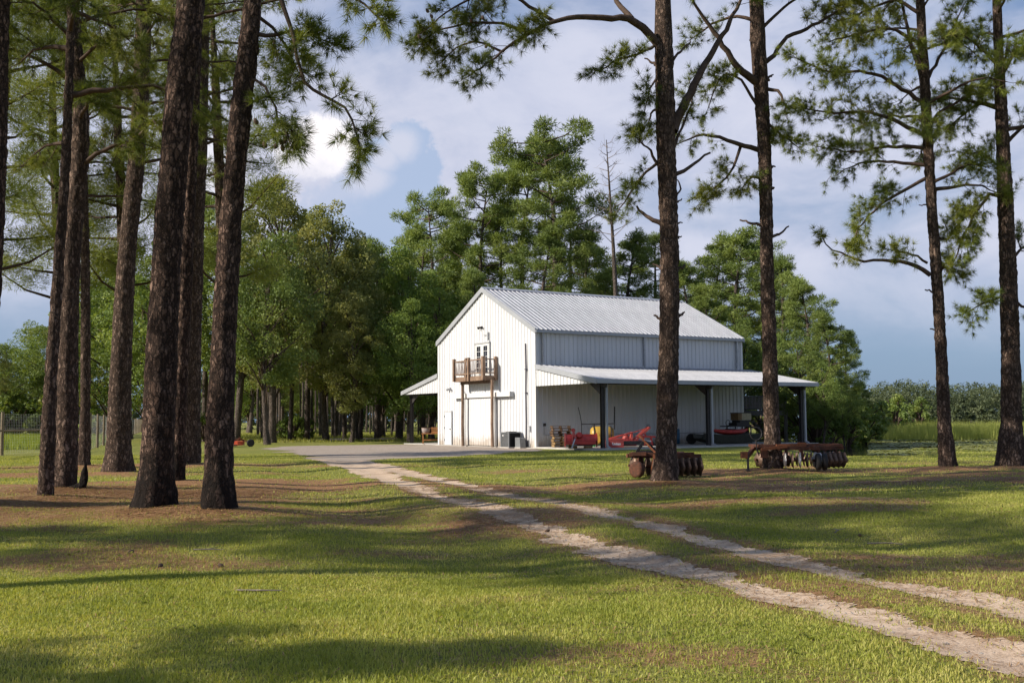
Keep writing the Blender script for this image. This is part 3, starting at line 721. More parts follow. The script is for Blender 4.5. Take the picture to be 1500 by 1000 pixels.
# ------------------------------------------------------------------ implements under the lean-to
def on_slab(px, a, z=.09): return L2W(a, col_at(px, a), z)
PAL = {}
def pallet_parts(root, mat):
    if mat not in PAL:
        PAL[mat] = (MB().bx(-.5, .5, -.045, .045, 0, .018).mesh('deck_board', mat), MB().bx(-.02, .02, -.45, .45, .02, .118).mesh('stringer', mat))
    for y in (-.40, -.2, 0, .2, .40): q = link('deck_board', PAL[mat][0], root); q.location = (0, y, .120)
    for y in (-.40, 0, .40): q = link('deck_board', PAL[mat][0], root); q.location = (0, y, 0)
    for x in (-.46, 0, .46): q = link('stringer', PAL[mat][1], root); q.location = (x, 0, 0)
o = on_slab(823, 1.6)
for k in range(8):
    dark = k >= 4
    lab = ('dark weathered pallet among the upper half of the pallet stack' if dark else 'tan wooden pallet among the lower half of the pallet stack')
    t = thing('pallet', (o[0] + (-.06 if dark else 0) + .03 * math.sin(k * 2.3), o[1] + .02 * math.cos(k * 3.1), .09 + k * .142), .12 + .04 * math.sin(k * 1.7), lab, 'pallet', 'dark pallets on top of the stack' if dark else 'tan pallets under the dark ones')
    pallet_parts(t, 'dark_pallet_wood' if dark else 'pallet_wood')
# rotary tiller
o = on_slab(851, 4.35)
for dx, lab in ((-.42, 'short wooden block under the left end of the red tiller'), (.36, 'short wooden block under the right end of the red tiller')):
    b = MB().bx(-.22, .22, -.12, .12, 0, .11).build('wooden_block', 'pallet_wood'); b.location = (o[0] + dx, o[1] - .05, .091); tag(b, lab, 'block', 'blocks under the tiller')
tl = thing('rotary_tiller', (o[0], o[1], .205), .06, 'bright red rotary tiller resting on wooden blocks under the shed', 'tiller')
hood = MB(); n = 10
ring = [(math.cos(a) * .34, .30 + math.sin(a) * .30) for a in np.linspace(math.pi * 1.02, 0, n)]
for i in range(n - 1):
    (y0, z0), (y1, z1) = ring[i], ring[i + 1]
    hood.add([(-.80, y0, z0), (.80, y0, z0), (.80, y1, z1), (-.80, y1, z1), (-.80, y0 * .94, z0 - .02), (.80, y0 * .94, z0 - .02), (.80, y1 * .94, z1 - .02), (-.80, y1 * .94, z1 - .02)], [(0, 1, 2, 3), (7, 6, 5, 4)], True)
hood.build('hood', 'red_paint', tl)
for x in (-.80, .80): MB().lathe([(.36, -.012), (.36, .012)], (x, .0, .30), (1, 0, 0), 16).build('end_plate', 'red_paint', tl)
MB().lathe([(.035, -.78), (.035, .78)], (0, 0, .22), (1, 0, 0), 8).build('rotor', 'dark_steel', tl)
for k in range(12):
    a = k * 2.1; x = -.7 + k * .125
    MB().bar((x, 0, .22), (x, .19 * math.cos(a), .22 - .19 * abs(math.sin(a))), .05, .015).build('blade', 'dark_steel', tl)
MB().bx(-.86, .70, -.50, -.34, .10, .26).build('front_beam', 'red_paint', tl)
MB().lathe([(.13, -.16), (.17, -.08), (.17, .12), (.12, .2)], (-.12, -.25, .52), (0, -1, .25), 14).build('gearbox', 'red_paint', tl)
MB().bar((-.50, -.45, .2), (-.42, -.30, .82), .05, .16).bar((-.30, -.45, .2), (-.40, -.30, .82), .05, .12).build('hitch_mast', 'faded_red', tl)
MB().lathe([(.10, -.05), (.10, .05)], (-.42, -.30, .80), (0, 1, 0), 10).build('top_pin', 'red_paint', tl)
MB().tube([(-.30, -.36, .46), (-.48, -.66, .10), (-.56, -.78, -.10)], .035, 8).build('drive_shaft', 'light_grey', tl)
MB().bx(-.15, .75, .33, .37, .02, .34).build('rear_board', 'red_paint', tl)
# sprayer
o = on_slab(882, 2.7)
sp = thing('sprayer', (o[0], o[1], .09), .05, 'yellow tank field sprayer on a green frame with folded black booms', 'sprayer')
MB().lathe([(.06, -.62), (.34, -.60), (.44, -.50), (.47, -.2), (.47, .2), (.44, .50), (.34, .60), (.06, .62)], (0, 0, .62), (1, 0, 0), 20).build('tank', 'yellow_plastic', sp)
MB().lathe([(.05, -.03), (.26, -.02), (.27, .0), (.26, .16), (.20, .22)], (-.30, -.48, .42), (-.2, -1, 0), 16).build('rinse_tank', 'yellow_plastic', sp)
MB().lathe([(.12, 0), (.12, .06)], (.1, 0, 1.07), (0, 0, 1), 12).build('tank_lid', 'black_metal', sp)
for x in (-.45, .45): MB().lathe([(.475, -.03), (.475, .03)], (x, 0, .62), (1, 0, 0), 20).build('strap', 'dark_steel', sp)
MB().bx(-.55, .55, -.42, -.34, .10, .18).bx(-.55, .55, .34, .42, .10, .18).bx(-.5, -.42, -.42, .42, 0, .12).bx(.42, .5, -.42, .42, 0, .12).bar((-.1, -.42, .16), (.02, -.40, .80), .07, .07).build('frame', 'green_paint', sp)
MB().tube([(-1.22, .35, 2.12), (-1.12, .38, 1.7), (-1.05, .40, 1.28), (-1.04, .4, .5)], .022, 6).build('boom_arm', 'black_metal', sp)
MB().tube([(.75, .35, 2.14), (.74, .38, 1.6), (.73, .40, .9)], .035, 6).build('boom_arm', 'black_metal', sp)
MB().tube([(-1.04, .40, 1.20), (.74, .40, 1.22)], .028, 6).tube([(-.35, .40, 1.2), (-.35, .40, .2)], .025, 6).build('boom_bar', 'black_metal', sp)
# rotary cutter with white lettering
def rotary_cutter(root, paint):
    MB().prism([(-.95, -.75, .30), (.55, -.75, .30), (.95, -.4, .30), (.95, .4, .30), (.55, .75, .30), (-.95, .75, .30)], (0, 0, .05)).build('deck', paint, root)
    MB().bx(-.96, -.10, -.79, -.755, .02, .42).bx(-.97, -.93, -.75, .75, .03, .36).build('skirt', paint, root)
    MB().bx(-.10, .85, -.77, -.74, .16, .34).build('side_band', 'dark_steel', root)
    MB().bx(-.95, .9, .74, .78, .05, .38).build('skirt', paint, root)
    MB().bar((-.85, -.30, .40), (.45, -.22, .74), .06, .07).build('brace', paint, root)
    MB().bar((-.85, .30, .40), (.45, .22, .74), .06, .07).build('brace', paint, root)
    MB().bx(-.85, .2, -.42, -.36, .36, .46).bx(-.85, .2, .36, .42, .36, .46).build('deck_rib', paint, root)
    MB().lathe([(.22, 0), (.20, .12), (.13, .26), (.10, .34)], (.18, 0, .35), (0, 0, 1), 12).build('gearbox', paint, root)
    MB().bar((.45, -.26, .40), (.50, -.14, .78), .05, .12).bar((.45, .26, .40), (.50, .14, .78), .05, .12).build('mast', paint, root)
    MB().bar((.62, -.34, .36), (1.38, -.36, 1.02), .05, .10).bar((.62, .34, .36), (1.38, .30, 1.02), .05, .10).bar((1.38, -.38, 1.02), (1.38, .34, 1.02), .06, .06).bar((.48, 0, .74), (1.32, 0, .98), .05, .05).build('hitch_arm', paint, root)
    MB().lathe([(.05, -.4), (.05, .4)], (1.1, -.05, .36), (1, 0, -.2), 8).build('drive_shaft', 'light_grey', root)
o = on_slab(912, 4.5)
rc = thing('rotary_cutter', (o[0], o[1], .09), .10, 'faded red rotary cutter with white lettering on its side skirt', 'rotary cutter')
rotary_cutter(rc, 'faded_red')
lt = MB(); x = -.70                                       # the blurred white script on the skirt
for w_, h_ in ((.05, .12), (.04, .07), (.05, .08), (.035, .07), (.04, .10), (.05, .07), (.05, .07), (.04, .07)):
    lt.bx(x, x + w_, -.796, -.7905, .16, .16 + h_); x += w_ + .012
lt.bx(-.68, -.26, -.796, -.7905, .135, .152).build('lettering', 'white_letter', rc)
o = on_slab(949, 3.2)
pl = thing('plough', (o[0], o[1], .09), .3, 'small dark red plough standing beyond the rotary cutter', 'plough')
MB().bar((-.45, 0, .52), (.45, 0, .48), .07, .09).bar((-.1, 0, .5), (-.25, .05, .86), .05, .07).build('beam', 'red_paint', pl)
for x in (-.3, .15): MB().prism([(x, -.03, .5), (x + .08, -.03, .5), (x + .16, -.03, .02), (x - .02, -.03, .0)], (0, .06, 0)).build('shank', 'red_paint', pl)
for x in (-.2, .25): MB().prism([(x - .18, -.14, .0), (x + .2, .1, .0), (x + .12, .14, .26), (x - .1, .0, .24)], (.02, .03, 0)).build('share', 'dark_steel', pl)
for dx in (.62,): MB().bx(.3, 1.0, -.15, .2, 0, .12).build('skid', 'dark_steel', pl)
# tyre, barrel
o = on_slab(1013, 2.0)
ty = thing('tyre', (o[0], o[1], .09), -.2, 'single black tyre standing upright on the shed slab', 'tyre')
MB().lathe([(.15, -.09), (.22, -.11), (.285, -.10), (.30, -.04), (.30, .04), (.285, .10), (.22, .11), (.15, .09)], (0, 0, .30), (.25, -1, 0), 22).build('tread', 'black_rubber', ty)
MB().lathe([(.05, -.05), (.15, -.04), (.155, .0)], (0, 0, .30), (.25, -1, 0), 16).build('rim', 'dark_steel', ty)
o = on_slab(989, .75)
br = thing('barrel', (o[0], o[1], .09), 0, 'blue plastic barrel against the wall behind a pine trunk', 'barrel')
MB().lathe([(.24, 0), (.28, .04), (.285, .28), (.295, .30), (.285, .32), (.285, .58), (.295, .60), (.285, .62), (.28, .84), (.24, .88), (.10, .885)], (0, 0, 0), (0, 0, 1), 18).build('drum', 'blue_plastic', br)
MB().lathe([(.03, 0), (.03, .02)], (.1, .1, .885), (0, 0, 1), 8).build('bung', 'black_metal', br)
# boat with its load
b0, b1 = col_at(1023, 2.9), col_at(1108, 2.9)
o = L2W(2.9, (b0 + b1) / 2, .09); BLN = (b1 - b0)
bo = thing('boat', tuple(o), -YAW + math.pi / 2, 'dark olive flat-bottomed boat stored on the shed slab', 'boat')
hv = []; hf = []; st = np.linspace(-.5, .5, 11)
for s_ in st:
    k = max(0, abs(s_) - .22) / .28; wd = .72 * (1 - .18 * k ** 2) if s_ > 0 else .72 * (1 - .35 * k ** 2); lift = .26 * k ** 1.8
    x = s_ * BLN
    for y, z in ((-wd, .52 + .10 * k), (-wd * .80, .04 + lift), (wd * .80, .04 + lift), (wd, .52 + .10 * k), (wd * .93, .50 + .10 * k), (wd * .74, .09 + lift), (-wd * .74, .09 + lift), (-wd * .93, .50 + .10 * k)): hv.append((x, y, z))
for i in range(10):
    for j in range(8): hf.append((i * 8 + j, i * 8 + (j + 1) % 8, (i + 1) * 8 + (j + 1) % 8, (i + 1) * 8 + j))
hf += [tuple(range(8)), tuple(range(80, 88))[::-1]]
MB().add(hv, hf).build('hull', 'olive_hull', bo)
for x in (-BLN * .28, BLN * .12): MB().bx(x - .16, x + .16, -.62, .62, .36, .40).build('bench', 'olive_hull', bo)
kb = L2W(2.55, (b0 + b1) / 2 + BLN * .12, .60)
ky = thing('kayak', tuple(kb), -YAW + math.pi / 2, 'red kayak lying across the olive boat', 'kayak')
kv = []; ks = np.linspace(-.5, .5, 13)
for s_ in ks:
    w_ = .36 * (1 - (2 * abs(s_)) ** 2.6) + .02; r_ = .13 * (2 * abs(s_)) ** 3
    for j in range(10):
        a = 2 * math.pi * j / 10; kv.append((s_ * BLN * .62, w_ * math.cos(a), .17 + r_ + (.14 if math.sin(a) > 0 else .17) * math.sin(a) * (1 - .6 * (2 * abs(s_)) ** 3)))
kf = [(i * 10 + j, i * 10 + (j + 1) % 10, (i + 1) * 10 + (j + 1) % 10, (i + 1) * 10 + j) for i in range(12) for j in range(10)] + [tuple(range(10)), tuple(range(120, 130))]
MB().add(kv, kf, True).build('hull', 'red_paint', ky)
MB().lathe([(.30, 0), (.32, .03), (.30, .05)], (0, 0, .29), (0, 0, 1), 16, wav=lambda i, j: 1.0).build('cockpit_rim', 'black_metal', ky)
o = L2W(2.0, col_at(1083, 2.0), .09)
ca = thing('seat_frame', tuple(o), -YAW + math.pi / 2, 'black steel seat frame with a small steering wheel above the red kayak', 'frame')
for x in (-.62, .62):
    for y in (-.35, .35): MB().bx(x - .03, x + .03, y - .03, y + .03, 0, .98).build('leg', 'black_metal', ca)
MB().bx(-1.15, .68, -.38, .38, .95, 1.02).build('platform', 'black_metal', ca)
MB().bx(-.50, .55, -.33, .33, 1.02, 1.20).bx(-.25, .60, -.33, .33, 1.20, 1.34).build('seat', 'black_metal', ca)
MB().tube([(-.88 + .17 * math.cos(a), 0, 1.19 + .16 * math.sin(a)) for a in np.linspace(0, 6.283, 15)], .018, 6).build('steering_wheel', 'black_metal', ca)
o2 = L2W(2.0, col_at(1086, 2.0), .09 + 1.345)
bb = thing('dog_box', tuple(o2), -YAW + math.pi / 2, 'beige box with a brown end sitting high on the black frame', 'box')
MB().bx(-.20, .56, -.30, .30, 0, .40).build('body', 'beige_box', bb); MB().bx(-.52, -.20, -.30, .30, 0, .40).build('end_section', 'brown_box', bb)
MB().bx(-.55, .59, -.33, .33, .40, .44).build('lid', 'dark_steel', bb)
# raised deck behind the barn
row = lambda px, b: float(((ray(px, 610)[:2] * ((np.array([BX, BY]) + b * SV) @ SV) / (ray(px, 610)[:2] @ SV)) - np.array([BX, BY])) @ TV)
a0, a1 = row(1086, 18.5), row(1126, 18.5)
o = L2W((a0 + a1) / 2, 18.5, 0)
rd = thing('rear_deck', tuple(o), -YAW, 'grey raised timber deck with baluster railing behind the barn', 'deck'); w2 = abs(a1 - a0) / 2 + .6
for x in (-w2, w2):
    for y in (-.9, .9): MB().bx(x - .08, x + .08, y - .08, y + .08, 0, 2.95).build('post', 'dark_deck_wood', rd)
MB().bx(-w2 - .1, w2 + .1, -1.0, 1.0, 1.72, 2.02).build('platform', 'dark_deck_wood', rd)
for y in (-.95, .95):
    MB().bx(-w2, w2, y - .03, y + .03, 2.88, 2.96).bx(-w2, w2, y - .03, y + .03, 2.10, 2.16).build('rail', 'dark_deck_wood', rd)
    for x in np.arange(-w2 + .12, w2, .13): MB().bx(x - .02, x + .02, y - .02, y + .02, 2.13, 2.90).build('baluster', 'grey_sticks', rd)
for k in range(9): MB().bx(-w2 - .1 - k * .0, -w2 + .7, 1.0 + k * .26, 1.26 + k * .26, 1.82 - k * .2, 1.87 - k * .2).build('stair_tread', 'dark_deck_wood', rd)
MB().bx(-w2 - .14, -w2 - .1, 1.0, 3.4, 0, .0 + .1).bar((-w2 - .12, 1.0, 1.85), (-w2 - .12, 3.35, .04), .05, .25).build('stringer', 'dark_deck_wood', rd)
# table with crates under the far lean-to
o = L2W(-13.2, col_at(632, -13.2), .06)
wt = thing('work_table', tuple(o), 0.1, 'brown wooden table under the far shed roof beside the gable', 'table')
MB().bx(-.62, .62, -.35, .35, .62, .68).build('tabletop', 'orange_wood', wt)
for x in (-.55, .55):
    for y in (-.28, .28): MB().bx(x - .04, x + .04, y - .04, y + .04, 0, .62).build('leg', 'orange_wood', wt)
MB().bx(-.55, .55, -.02, .02, .2, .28).build('stretcher', 'orange_wood', wt)
bk = thing('basket', (o[0] - .35, o[1], o[2] + .681), 0, 'grey woven basket on the brown table', 'basket')
MB().lathe([(.20, 0), (.27, .12), (.29, .32), (.27, .33), (.24, .14), (.05, .05)], (0, 0, 0), (0, 0, 1), 16).build('bowl', 'grey_sticks', bk)
MB().lathe([(.29, .315), (.31, .33), (.29, .35)], (0, 0, 0), (0, 0, 1), 16).build('rim', 'weathered_wood', bk)
cr = thing('wooden_crate', (o[0] + .28, o[1], o[2] + .681), .1, 'orange-brown wooden crate on the table next to a basket', 'crate')
for z in (.06, .19, .32):
    for y in (-.2, .2): MB().bx(-.28, .28, y - .01, y + .01, z - .055, z + .055).build('slat', 'orange_wood', cr)
    for x in (-.28, .28): MB().bx(x - .01, x + .01, -.18, .18, z - .055, z + .055).build('slat', 'orange_wood', cr)
MB().bx(-.26, .26, -.18, .18, 0, .02).build('bottom', 'orange_wood', cr)

# ------------------------------------------------------------------ disc harrows on the lawn
def notch(i, j): return .87 if (j // 2) % 2 and i in (2, 3) else 1.0
def disc_mesh(mat, r): return MB().lathe([(.02, .0), (.6 * r, .018), (r, .07), (r, .078), (.6 * r, .026), (.02, .008)], (0, 0, 0), (0, 0, 1), 24, True, wav=notch).mesh('disc', mat)
DM = {(m, r): disc_mesh(m, r) for m in ('disc_steel', 'lit_disc') for r in (.24, .28)}
def gang(root, c, ang, n, r, gap, hub_z, beam_z, bright=()):
    d = Vector((math.cos(ang), math.sin(ang), 0)); c = Vector(c); half = gap * (n - 1) / 2
    gb = MB().bar(c - d * (half + .12) + Vector((0, 0, beam_z)), c + d * (half + .12) + Vector((0, 0, beam_z)), .10, .10).build('gang_beam', 'rust', root)
    MB().tube([c - d * (half + .08) + Vector((0, 0, hub_z)), c + d * (half + .08) + Vector((0, 0, hub_z))], .035, 8).build('axle', 'rust', gb)
    for k in (-.7, .7):
        p = c + d * half * k; MB().bar(p + Vector((0, 0, hub_z - .03)), p + Vector((0, 0, beam_z)), .05, .09).build('standard', 'rust', gb)
    q = d.to_track_quat('Z', 'Y')
    for i in range(n):
        o_ = link('disc', DM[('lit_disc' if i in bright else 'disc_steel', r)], gb); o_.rotation_mode = 'QUATERNION'; o_.rotation_quaternion = q
        o_.location = c + d * (-half + i * gap) + Vector((0, 0, hub_z))
def tyre_wheel(root, c, ax, r, w, mat='black_rubber', rim='rust'):
    wh = MB().lathe([(r * .55, -w * .9), (r * .85, -w), (r, -w * .6), (r, w * .6), (r * .85, w), (r * .55, w * .9)], c, ax, 20).build('wheel', mat, root)
    MB().lathe([(.03, -w * .5), (r * .54, -w * .7), (r * .56, 0), (r * .54, w * .7), (.03, w * .5)], c, ax, 16).build('rim', rim, wh)
c2 = G(1178, 694); z2 = hz(c2[0], c2[1] + .6)
h2 = thing('disc_harrow', (c2[0], c2[1] + .6, z2), 0.10, 'long rusty disc harrow with jack stand parked beyond a pine on the lawn', 'disc harrow')
MB().bx(-1.15, 1.30, -.04, .04, .63, .71).bx(-1.15, 1.30, .76, .84, .63, .71).bx(-1.15, -1.07, .04, .76, .63, .71).bx(.37, .45, .04, .76, .63, .71).bx(1.22, 1.3, .04, .76, .63, .71).build('frame', 'rust', h2)
MB().bx(-.65, .15, -.12, -.041, .64, .72).bx(-.02, .20, -.14, -.041, .60, .76).bar((-1.1, -.16, .58), (-.35, -.10, .66), .06, .08).build('depth_link', 'rust_orange', h2)
gang(h2, (.82, -.10, 0), .42, 6, .24, .19, .27, .60, (0,))
gang(h2, (-.15, -.10, 0), -.30, 4, .24, .20, .27, .60, (0, 2))
gang(h2, (.80, .95, 0), -.36, 6, .24, .20, .26, .58)
gang(h2, (-.45, .95, 0), .36, 6, .24, .20, .26, .58)
for x in (.42, .60): tyre_wheel(h2, (x, -.42, .23), (1, -.25, 0), .235, .07)
MB().bar((.5, -.42, .23), (.45, -.05, .66), .06, .08).build('wheel_arm', 'rust', h2)
MB().bar((-1.12, .35, .66), (-1.50, -.05, .36), .10, .10).build('tongue', 'rust', h2)
MB().bx(-1.66, -1.50, -.14, .02, .34, .52).build('hitch', 'rust_orange', h2)
MB().bx(-1.50, -1.45, -.10, -.05, .0, .42).bx(-1.54, -1.41, -.14, -.01, -.0, .02).build('jack_stand', 'dark_steel', h2)
MB().bx(-1.10, -.90, -.10, -.045, .34, .60).build('spring_box', 'rust', h2)
rg = MB().tube([(-1.22 + .17 * math.cos(a), -.05, 1.02 + .18 * math.sin(a)) for a in np.linspace(0, 6.283, 17)], .012, 6); rg.tube([(-1.22, -.05, .84), (-1.20, -.03, .6), (-1.12, 0, .40)], .018, 6).build('crank', 'dark_steel', h2)
c1 = G(972, 699); z1_ = hz(c1[0], c1[1] + .5)
h1 = thing('disc_harrow', (c1[0], c1[1] + .5, z1_), -.05, 'small rusty disc harrow with hitch triangle half hidden by a pine trunk', 'disc harrow')
MB().bx(-.85, .90, -.05, .05, .56, .66).bx(-.75, .70, .60, .70, .56, .66).bx(-.75, -.65, .05, .60, .56, .66).bx(.55, .65, .05, .60, .56, .66).build('frame', 'rust', h1)
MB().bx(.36, .80, -.16, -.06, .57, .66).bx(-.78, -.40, -.14, -.06, .58, .68).build('weight_tray', 'rust', h1)
gang(h1, (.62, -.10, 0), .34, 5, .28, .18, .29, .56)
gang(h1, (-.30, .10, 0), -.34, 4, .28, .20, .29, .56)
gang(h1, (.40, .75, 0), -.34, 4, .28, .22, .29, .56)
gang(h1, (-.45, .75, 0), .34, 4, .28, .22, .29, .56)
tyre_wheel(h1, (-.66, -.30, .22), (-.75, -1, 0), .22, .085, 'rust', 'dark_steel')
MB().bar((-.66, -.30, .22), (-.6, 0, .58), .06, .08).build('wheel_arm', 'rust', h1)
MB().bar((-.62, .3, .66), (-.42, .3, .96), .05, .08).bar((-.06, .3, .66), (-.40, .3, .96), .05, .08).bar((-.62, .3, .68), (-.06, .3, .68), .05, .06).build('hitch_triangle', 'black_metal', h1)
MB().bar((-.56, .22, 1.12), (-.10, .1, .62), .04, .05).build('lift_bar', 'rust_orange', h1)
MB().prism([(-.30, -.12, .08), (-.08, -.12, .02), (-.06, -.12, .60), (-.20, -.12, .62)], (0, .05, 0)).build('side_plate', 'rust_orange', h1)
# orange rotary cutter by the wood
o = atY(338, 650, 68.0)
mw = thing('rotary_cutter', (o[0], o[1], hz(o[0], o[1])), .0, 'orange-red rotary cutter with a tail wheel on the lawn by the wood', 'rotary cutter')
MB().prism([(-1.0, -.75, .10), (.62, -.75, .10), (.80, -.3, .10), (.80, .3, .10), (.62, .75, .10), (-1.0, .75, .10)], (0, 0, .26)).build('deck', 'orange_red', mw)
MB().bx(-1.02, .6, -.78, -.752, .06, .16).build('skirt', 'rust', mw)
for x in (-.7, -.3, .12): MB().lathe([(.20, 0), (.18, .10), (.10, .2)], (x, -.2, .36), (0, 0, 1), 12).build('gearbox', 'light_grey', mw)
MB().bar((-.9, 0, .42), (.7, 0, .46), .1, .1).bar((.45, -.1, .44), (.62, -.1, .60), .06, .06).build('brace', 'rust', mw)
MB().bar((.7, 0, .44), (1.25, -.05, .25), .07, .07).build('tail_arm', 'rust', mw)
tyre_wheel(mw, (1.28, -.10, .24), (.25, -1, 0), .24, .07)

# ------------------------------------------------------------------ wire fence
fa, fb, fc = atY(-60, 640, 46.5), atY(3, 640, 53.5), atY(132, 640, 62.0); fd = atY(211, 625, 205.0)
fn = thing('wire_fence', (fc[0], fc[1], 0), 0, 'tall galvanised wire mesh fence on timber posts around the meadow', 'fence')
def fpt(p): return np.array([p[0] - fc[0], p[1] - fc[1], 0])
PM = MB().tube([(0, 0, -.05), (0, 0, 2.15)], [.085, .075], 8).mesh('post', 'fence_wood')
def fence_run(a, b, step, vstep, rail):
    a, b = fpt(a), fpt(b); L = np.hypot(*(b - a)[:2]); d = (b - a) / L
    for s_ in np.arange(0, L + .1, step): q = link('post', PM, fn); q.location = tuple(a + d * s_)
    if rail:
        for s_ in np.arange(0, L - .1, step): MB().tube([a + d * s_ + (0, 0, 1.22), a + d * min(L, s_ + step) + (0, 0, 1.22)], .05, 8).build('rail', 'fence_wood', fn)
    wm = MB(); nn = Vector((-d[1], d[0], 0)) * .09
    for z in np.linspace(.06, 2.05, 15): wm.tube([Vector(a + (0, 0, z)) + nn, Vector(b + (0, 0, z)) + nn], .0035, 3, False, False)
    for s_ in np.arange(0, L, vstep):
        p = Vector(a + d * s_) + nn; wm.tube([p + Vector((0, 0, .04)), p + Vector((0, 0, 2.06))], .003, 3, False, False)
    w_ = wm.build('wire_mesh', 'fence_wire', fn); w_['kind'] = 'stuff'
plain('fence_wire', (0.55, 0.56, 0.57), 0.4, 0.5, 0.1)
fence_run(fa, fb, 3.6, .15, True); fence_run(fb, fc, 4.25, .15, True); fence_run(fc, fd, 7.0, .30, False)
print('objects ok')
# ------------------------------------------------------------------ tree builders
def unit(v): return v / np.maximum(np.linalg.norm(v, axis=-1, keepdims=True), 1e-9)
def smooth_path(P, n, r=None, jit=0.0):
    P = np.asarray(P, float); k = len(P)
    seg = np.linalg.norm(np.diff(P, axis=0), axis=1); s = np.concatenate([[0], np.cumsum(seg)]); s /= s[-1]
    t = np.linspace(0, 1, n); out = []
    m = np.zeros_like(P); m[1:-1] = (P[2:] - P[:-2]) / (s[2:] - s[:-2])[:, None]; m[0] = (P[1] - P[0]) / (s[1] - s[0]); m[-1] = (P[-1] - P[-2]) / (s[-1] - s[-2])
    i = np.clip(np.searchsorted(s, t, 'right') - 1, 0, k - 2); h = (s[i + 1] - s[i]); u = (t - s[i]) / h; h = h[:, None]; u = u[:, None]
    q = (2*u**3 - 3*u**2 + 1) * P[i] + (u**3 - 2*u**2 + u) * h * m[i] + (-2*u**3 + 3*u**2) * P[i + 1] + (u**3 - u**2) * h * m[i + 1]
    if jit and r is not None: q[1:] += r.normal(0, jit, q[1:].shape)
    return q
def trunk_mesh(name, pts, rad, mat, sides=26, ring=.06, fine_to=11.0, relief=.026, seed=0):
    """pts, rad from the base up; rings with bark relief"""
    pts = np.asarray(pts, float); rad = np.asarray(rad, float)
    z = pts[:, 2]; zs = np.concatenate([np.arange(z[0], min(fine_to, z[-1]), ring), np.arange(min(fine_to, z[-1]), z[-1] + .01, .5)])
    cx = smooth_path(pts, 200); cxx = np.interp(zs, cx[:, 2], cx[:, 0]); cyy = np.interp(zs, cx[:, 2], cx[:, 1]); rr_ = np.interp(zs, z, rad)
    th = np.linspace(0, 2 * math.pi, sides, endpoint=False); T, Z = np.meshgrid(th, zs); Rr = rr_[:, None] * np.ones_like(T)
    ux, uy = np.cos(T) * Rr, np.sin(T) * Rr
    nz = vnoise(ux * 13 + seed, uy * 13 + seed * 2, Z * 5.2) ; nz2 = vnoise(ux * 30 + seed, uy * 30, Z * 13); nz3 = vnoise(ux * 2.5 + seed, uy * 2.5, Z * .9 + seed)
    Rr = Rr + relief * (np.abs(nz - .5) * 2.6 - .5) + relief * .7 * (nz2 - .5) + rr_[:, None] * .12 * (nz3 - .5)
    base = np.exp(-np.maximum(Z - z[0], 0) / .28); Rr = Rr * (1 + base * (.0 + .16 * np.maximum(0, np.sin(T * 4 + seed + nz3 * 3))))
    V = np.stack([cxx[:, None] + np.cos(T) * Rr, cyy[:, None] + np.sin(T) * Rr, Z], -1).reshape(-1, 3)
    n = sides; m = len(zs); i = np.arange((m - 1) * n).reshape(m - 1, n); j = np.roll(i, -1, 1)
    Fq = np.stack([i, j, j + n, i + n], -1).reshape(-1, 4)
    return mesh_np(name, V, Fq, mat, smooth=True)
def needle_mesh(name, mat, P, D, k, ln, wd, spread, r, droop=.12):
    P = np.repeat(np.asarray(P), k, 0); n = len(P); tr_ = np.repeat(r.random(n // k), k)
    d = unit(np.repeat(unit(np.asarray(D)), k, 0) * .75 + r.normal(0, spread, (n, 3))); L = ln * r.uniform(.7, 1.12, (n, 1))
    tip = P + d * L; tip[:, 2] -= droop * L[:, 0] * r.random(n)
    s = unit(np.cross(d, r.normal(0, 1, (n, 3)))) * wd / 2; p0 = P + d * .015
    V = np.stack([p0 - s, p0 + s, tip], 1).reshape(-1, 3)
    rn = np.repeat(np.clip(tr_ * .7 + r.random(n) * .3, 0, 1), 3)
    return mesh_np(name, V, np.arange(3 * n).reshape(-1, 3), mat, rn)
def grow(path, r0, r, f0=.3, per_m=3.2, tl=.95, tufts=True, r1=.012, root=None, name='limb', mat='branch_bark', sides=6):
    """one limb with its twigs as one mesh; returns tuft points and directions"""
    n = max(8, int(np.linalg.norm(np.diff(path, axis=0), axis=1).sum() / .22)); q = smooth_path(path, n, r, .015)
    mb = MB(); mb.tube(q, np.linspace(r0, r1, n), sides, False)
    L = np.linalg.norm(np.diff(q, axis=0), axis=1).sum(); P = []; D = []
    if tufts:
        cnt = max(4, int(L * (1 - f0) * per_m * 1.75))
        for t in np.append(np.sort(r.uniform(f0, 1.0, cnt)), 1.0):
            i = min(n - 2, int(t * (n - 1))); p = q[i] + (q[i + 1] - q[i]) * (t * (n - 1) - i); tg = unit(q[i + 1] - q[i])
            pr = r.normal(0, 1, 3); pr[2] *= .55; pr -= tg * (pr @ tg); pr = unit(pr)
            d = unit(tg * .7 + pr * .8) if t < .99 else tg
            l = tl * r.uniform(.45, 1.0) * (1.1 - .45 * t)
            e = p + d * l + np.array([0, 0, r.uniform(-.12, .18) * l]); m_ = (p + e) / 2 + r.normal(0, .05 * l, 3)
            mb.tube([p, m_, e], [.011, .008, .005], 3, False)
            P.append(e); D.append(unit(e - m_) + [0, 0, .25])
            for _ in range(3):
                u = r.uniform(.35, .95); b = (p + (m_ - p) * 2 * u) if u < .5 else (m_ + (e - m_) * (2 * u - 1))
                dd = unit(d * .6 + r.normal(0, .6, 3) + [0, 0, .15]); bl = r.uniform(.12, .38)
                ee = b + dd * bl; mb.tube([b, ee], [.006, .004], 3, False); P.append(ee); D.append(dd + [0, 0, .2])
                P.append(b + dd * bl * .45); D.append(dd)
    if root is not None: link(name, mb.mesh(name, mat), root)
    return P, D, mb
NEAR = {}
